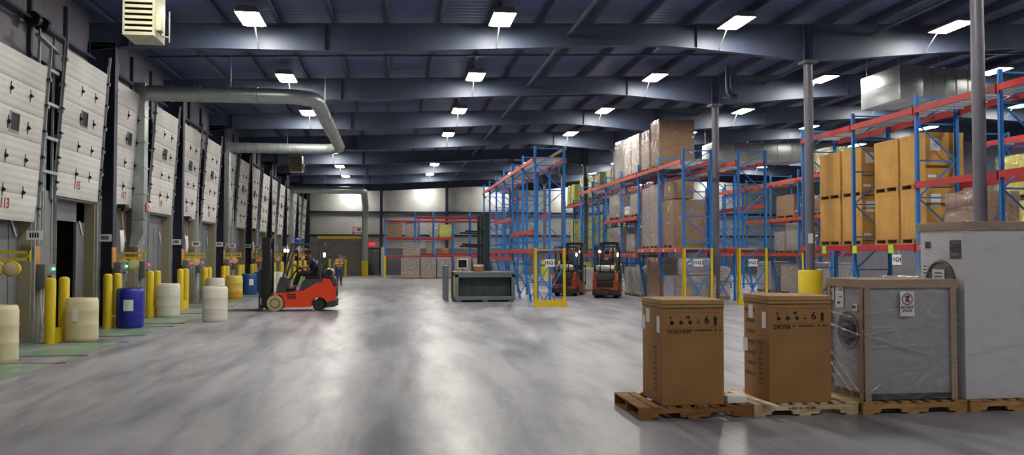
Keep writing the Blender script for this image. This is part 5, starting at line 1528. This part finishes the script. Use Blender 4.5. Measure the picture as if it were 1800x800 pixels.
m.tube([(cx + .06 * cos(2 * pi * q / N), -.0125, cz + .06 * sin(2 * pi * q / N)) for q in range(N + 1)], .0055, 6, False)
m.bar((cx - .042, -.0125, cz + .042), (cx + .042, -.0125, cz - .042), .009, .004, (0, 1, 0))
m.build('red_circle', M['red'], n)
MB().box(cx - .022, cx + .022, -.0128, -.012, cz - .035, cz + .005).box(cx - .012, cx + .03, -.0128, -.012, cz + .01, cz + .04).build('stacked_box_symbol', M['ink'], n)
text('DO NOT', .036, M['ink'], n, (cx, -.0125, H - .308), (pi / 2, 0, 0), 'notice_lettering', .0005, bold=.002)
text('STACK', .036, M['ink'], n, (cx, -.0125, H - .345), (pi / 2, 0, 0), 'notice_lettering', .0005, bold=.002)
# clear film, pulled tight with creases running from the corner post
def film(w, d, h, z0, mt, par, folds, seed):
    rr = random.Random(seed)
    m = MB(); m.bm_ = None
    lum = lumpy(-.014, w + .014, -.014, d + .014, z0, h + .006, .004, 9, seed, 0, .012)
    lum.build('stretch_film', M[mt], par, 60)
    f = MB()
    for (p, q, wd) in folds:
        p = Vector(p); q = Vector(q); n = 10
        pts = [p.lerp(q, k / n) + Vector((0, rr.uniform(-.002, .002), rr.uniform(-.006, .006))) for k in range(n + 1)]
        f.tube(pts, [wd * (1 - .8 * k / n) + .001 for k in range(n + 1)], 6)
    f.build('film_folds', M['wrapfold'], par, 60)
M['wrapfold'] = wrap('film_fold', .28, (235, 232, 240), 8)
film(W, Dp, H, .02, 'wrapt', t, [((.02, -.016, .72), (1.1, -.016, .42), .012), ((.0, -.016, .74), (.85, -.016, .84), .008), ((.05, -.016, .95), (.6, -.016, 1.06), .006), ((.04, -.016, .6), (1.05, -.016, .62), .006), ((.02, -.016, .08), (.2, -.016, .2), .018),
                                  ((-.016, .78, .55), (-.016, .02, .06), .012), ((-.016, .78, .42), (-.016, .2, .04), .010), ((-.016, .75, .95), (-.016, .1, .9), .008), ((-.016, .7, .8), (-.016, .03, .72), .014), ((-.016, .76, .3), (-.016, .4, .03), .009)], 5)

# tall white wrapped machine
X0, Y0, W, Dp, H = 6.3, 8.62, 1.22, .82, 1.985
t = thing('wrapped_appliance', 'tall white machine with round door on its side, cardboard cap and film wrap', 'appliance', (X0, Y0, .1345))
MB().cbox(.02, W - .02, .02, Dp - .02, 0, H - .03, .012).build('machine_body', M['applw'], t)
MB().cbox(-.006, W + .006, -.006, Dp + .006, H - .095, H, .008).build('cardboard_cap', M['cardg'], t)
rg = MB(); n = 40; cy_, cz_ = .42, 1.28
rg.tube([(.016, cy_ + .25 * cos(2 * pi * q / n), cz_ + .25 * sin(2 * pi * q / n)) for q in range(n + 1)], .022, 8, False)
o = rg.build('door_ring', M['blackm'], t)
MB().lathe([(.235, 0), (.22, -.012), (.1, -.02), (.001, -.02)], (.02, cy_, cz_), 'x', 36).build('round_door_glass', M['forkcw'], o)
MB().box(-.008, -.006, cy_ - .1, cy_ + .12, cz_ + .04, cz_ + .16).build('door_notice', M['paper'], t)
MB().box(.012, .018, .06, .25, H - .42, H - .21).box(.012, .018, .6, .70, H - .3, H - .22).build('control_panels', M['glass'], t)
MB().box(.014, .018, .66, .76, H - .62, H - .48).build('paper_labels', M['paper'], t)
m = MB()
for q in range(3): m.box(.0135, .0145, .68, .74, H - .60 + q * .04, H - .585 + q * .04)
for q in range(2): m.box(-.0095, -.0085, cy_ - .06, cy_ + .08, cz_ + .07 + q * .04, cz_ + .085 + q * .04)
m.build('label_print', M['ink'], t)
film(W, Dp, H, .02, 'wrapt', t, [((.03, -.016, .5), (1.2, -.016, .72), .003), ((-.016, .8, 1.72), (-.016, .03, 1.5), .003), ((.0, -.018, H - .1), (.5, -.018, H - .07), .005)], 6)

# ------------------------------------------------------------------ light, view
w = D.worlds.new('w'); SC.world = w; w.use_nodes = True
w.node_tree.nodes['Background'].inputs[0].default_value = (.02, .024, .034, 1)
w.node_tree.nodes['Background'].inputs[1].default_value = 1
cam = D.cameras.new('camera'); co = D.objects.new('camera', cam); COL.objects.link(co)
cam.sensor_fit = 'HORIZONTAL'; cam.sensor_width = 36; cam.lens = 1484 / 1800 * 36; cam.clip_end = 300; cam.clip_start = .05
co.location = (0, 0, 1.75); co.rotation_euler = (radians(90 + 1.814), 0, radians(-8.05))
SC.camera = co
vs = SC.view_settings
vs.view_transform = 'Standard'; vs.look = 'None'; vs.gamma = 1; vs.exposure = 1.35; vs.use_curve_mapping = False
SC.cycles.max_bounces = 10; SC.cycles.diffuse_bounces = 5; SC.cycles.transparent_max_bounces = 24
SC.cycles.caustics_reflective = False; SC.cycles.caustics_refractive = False
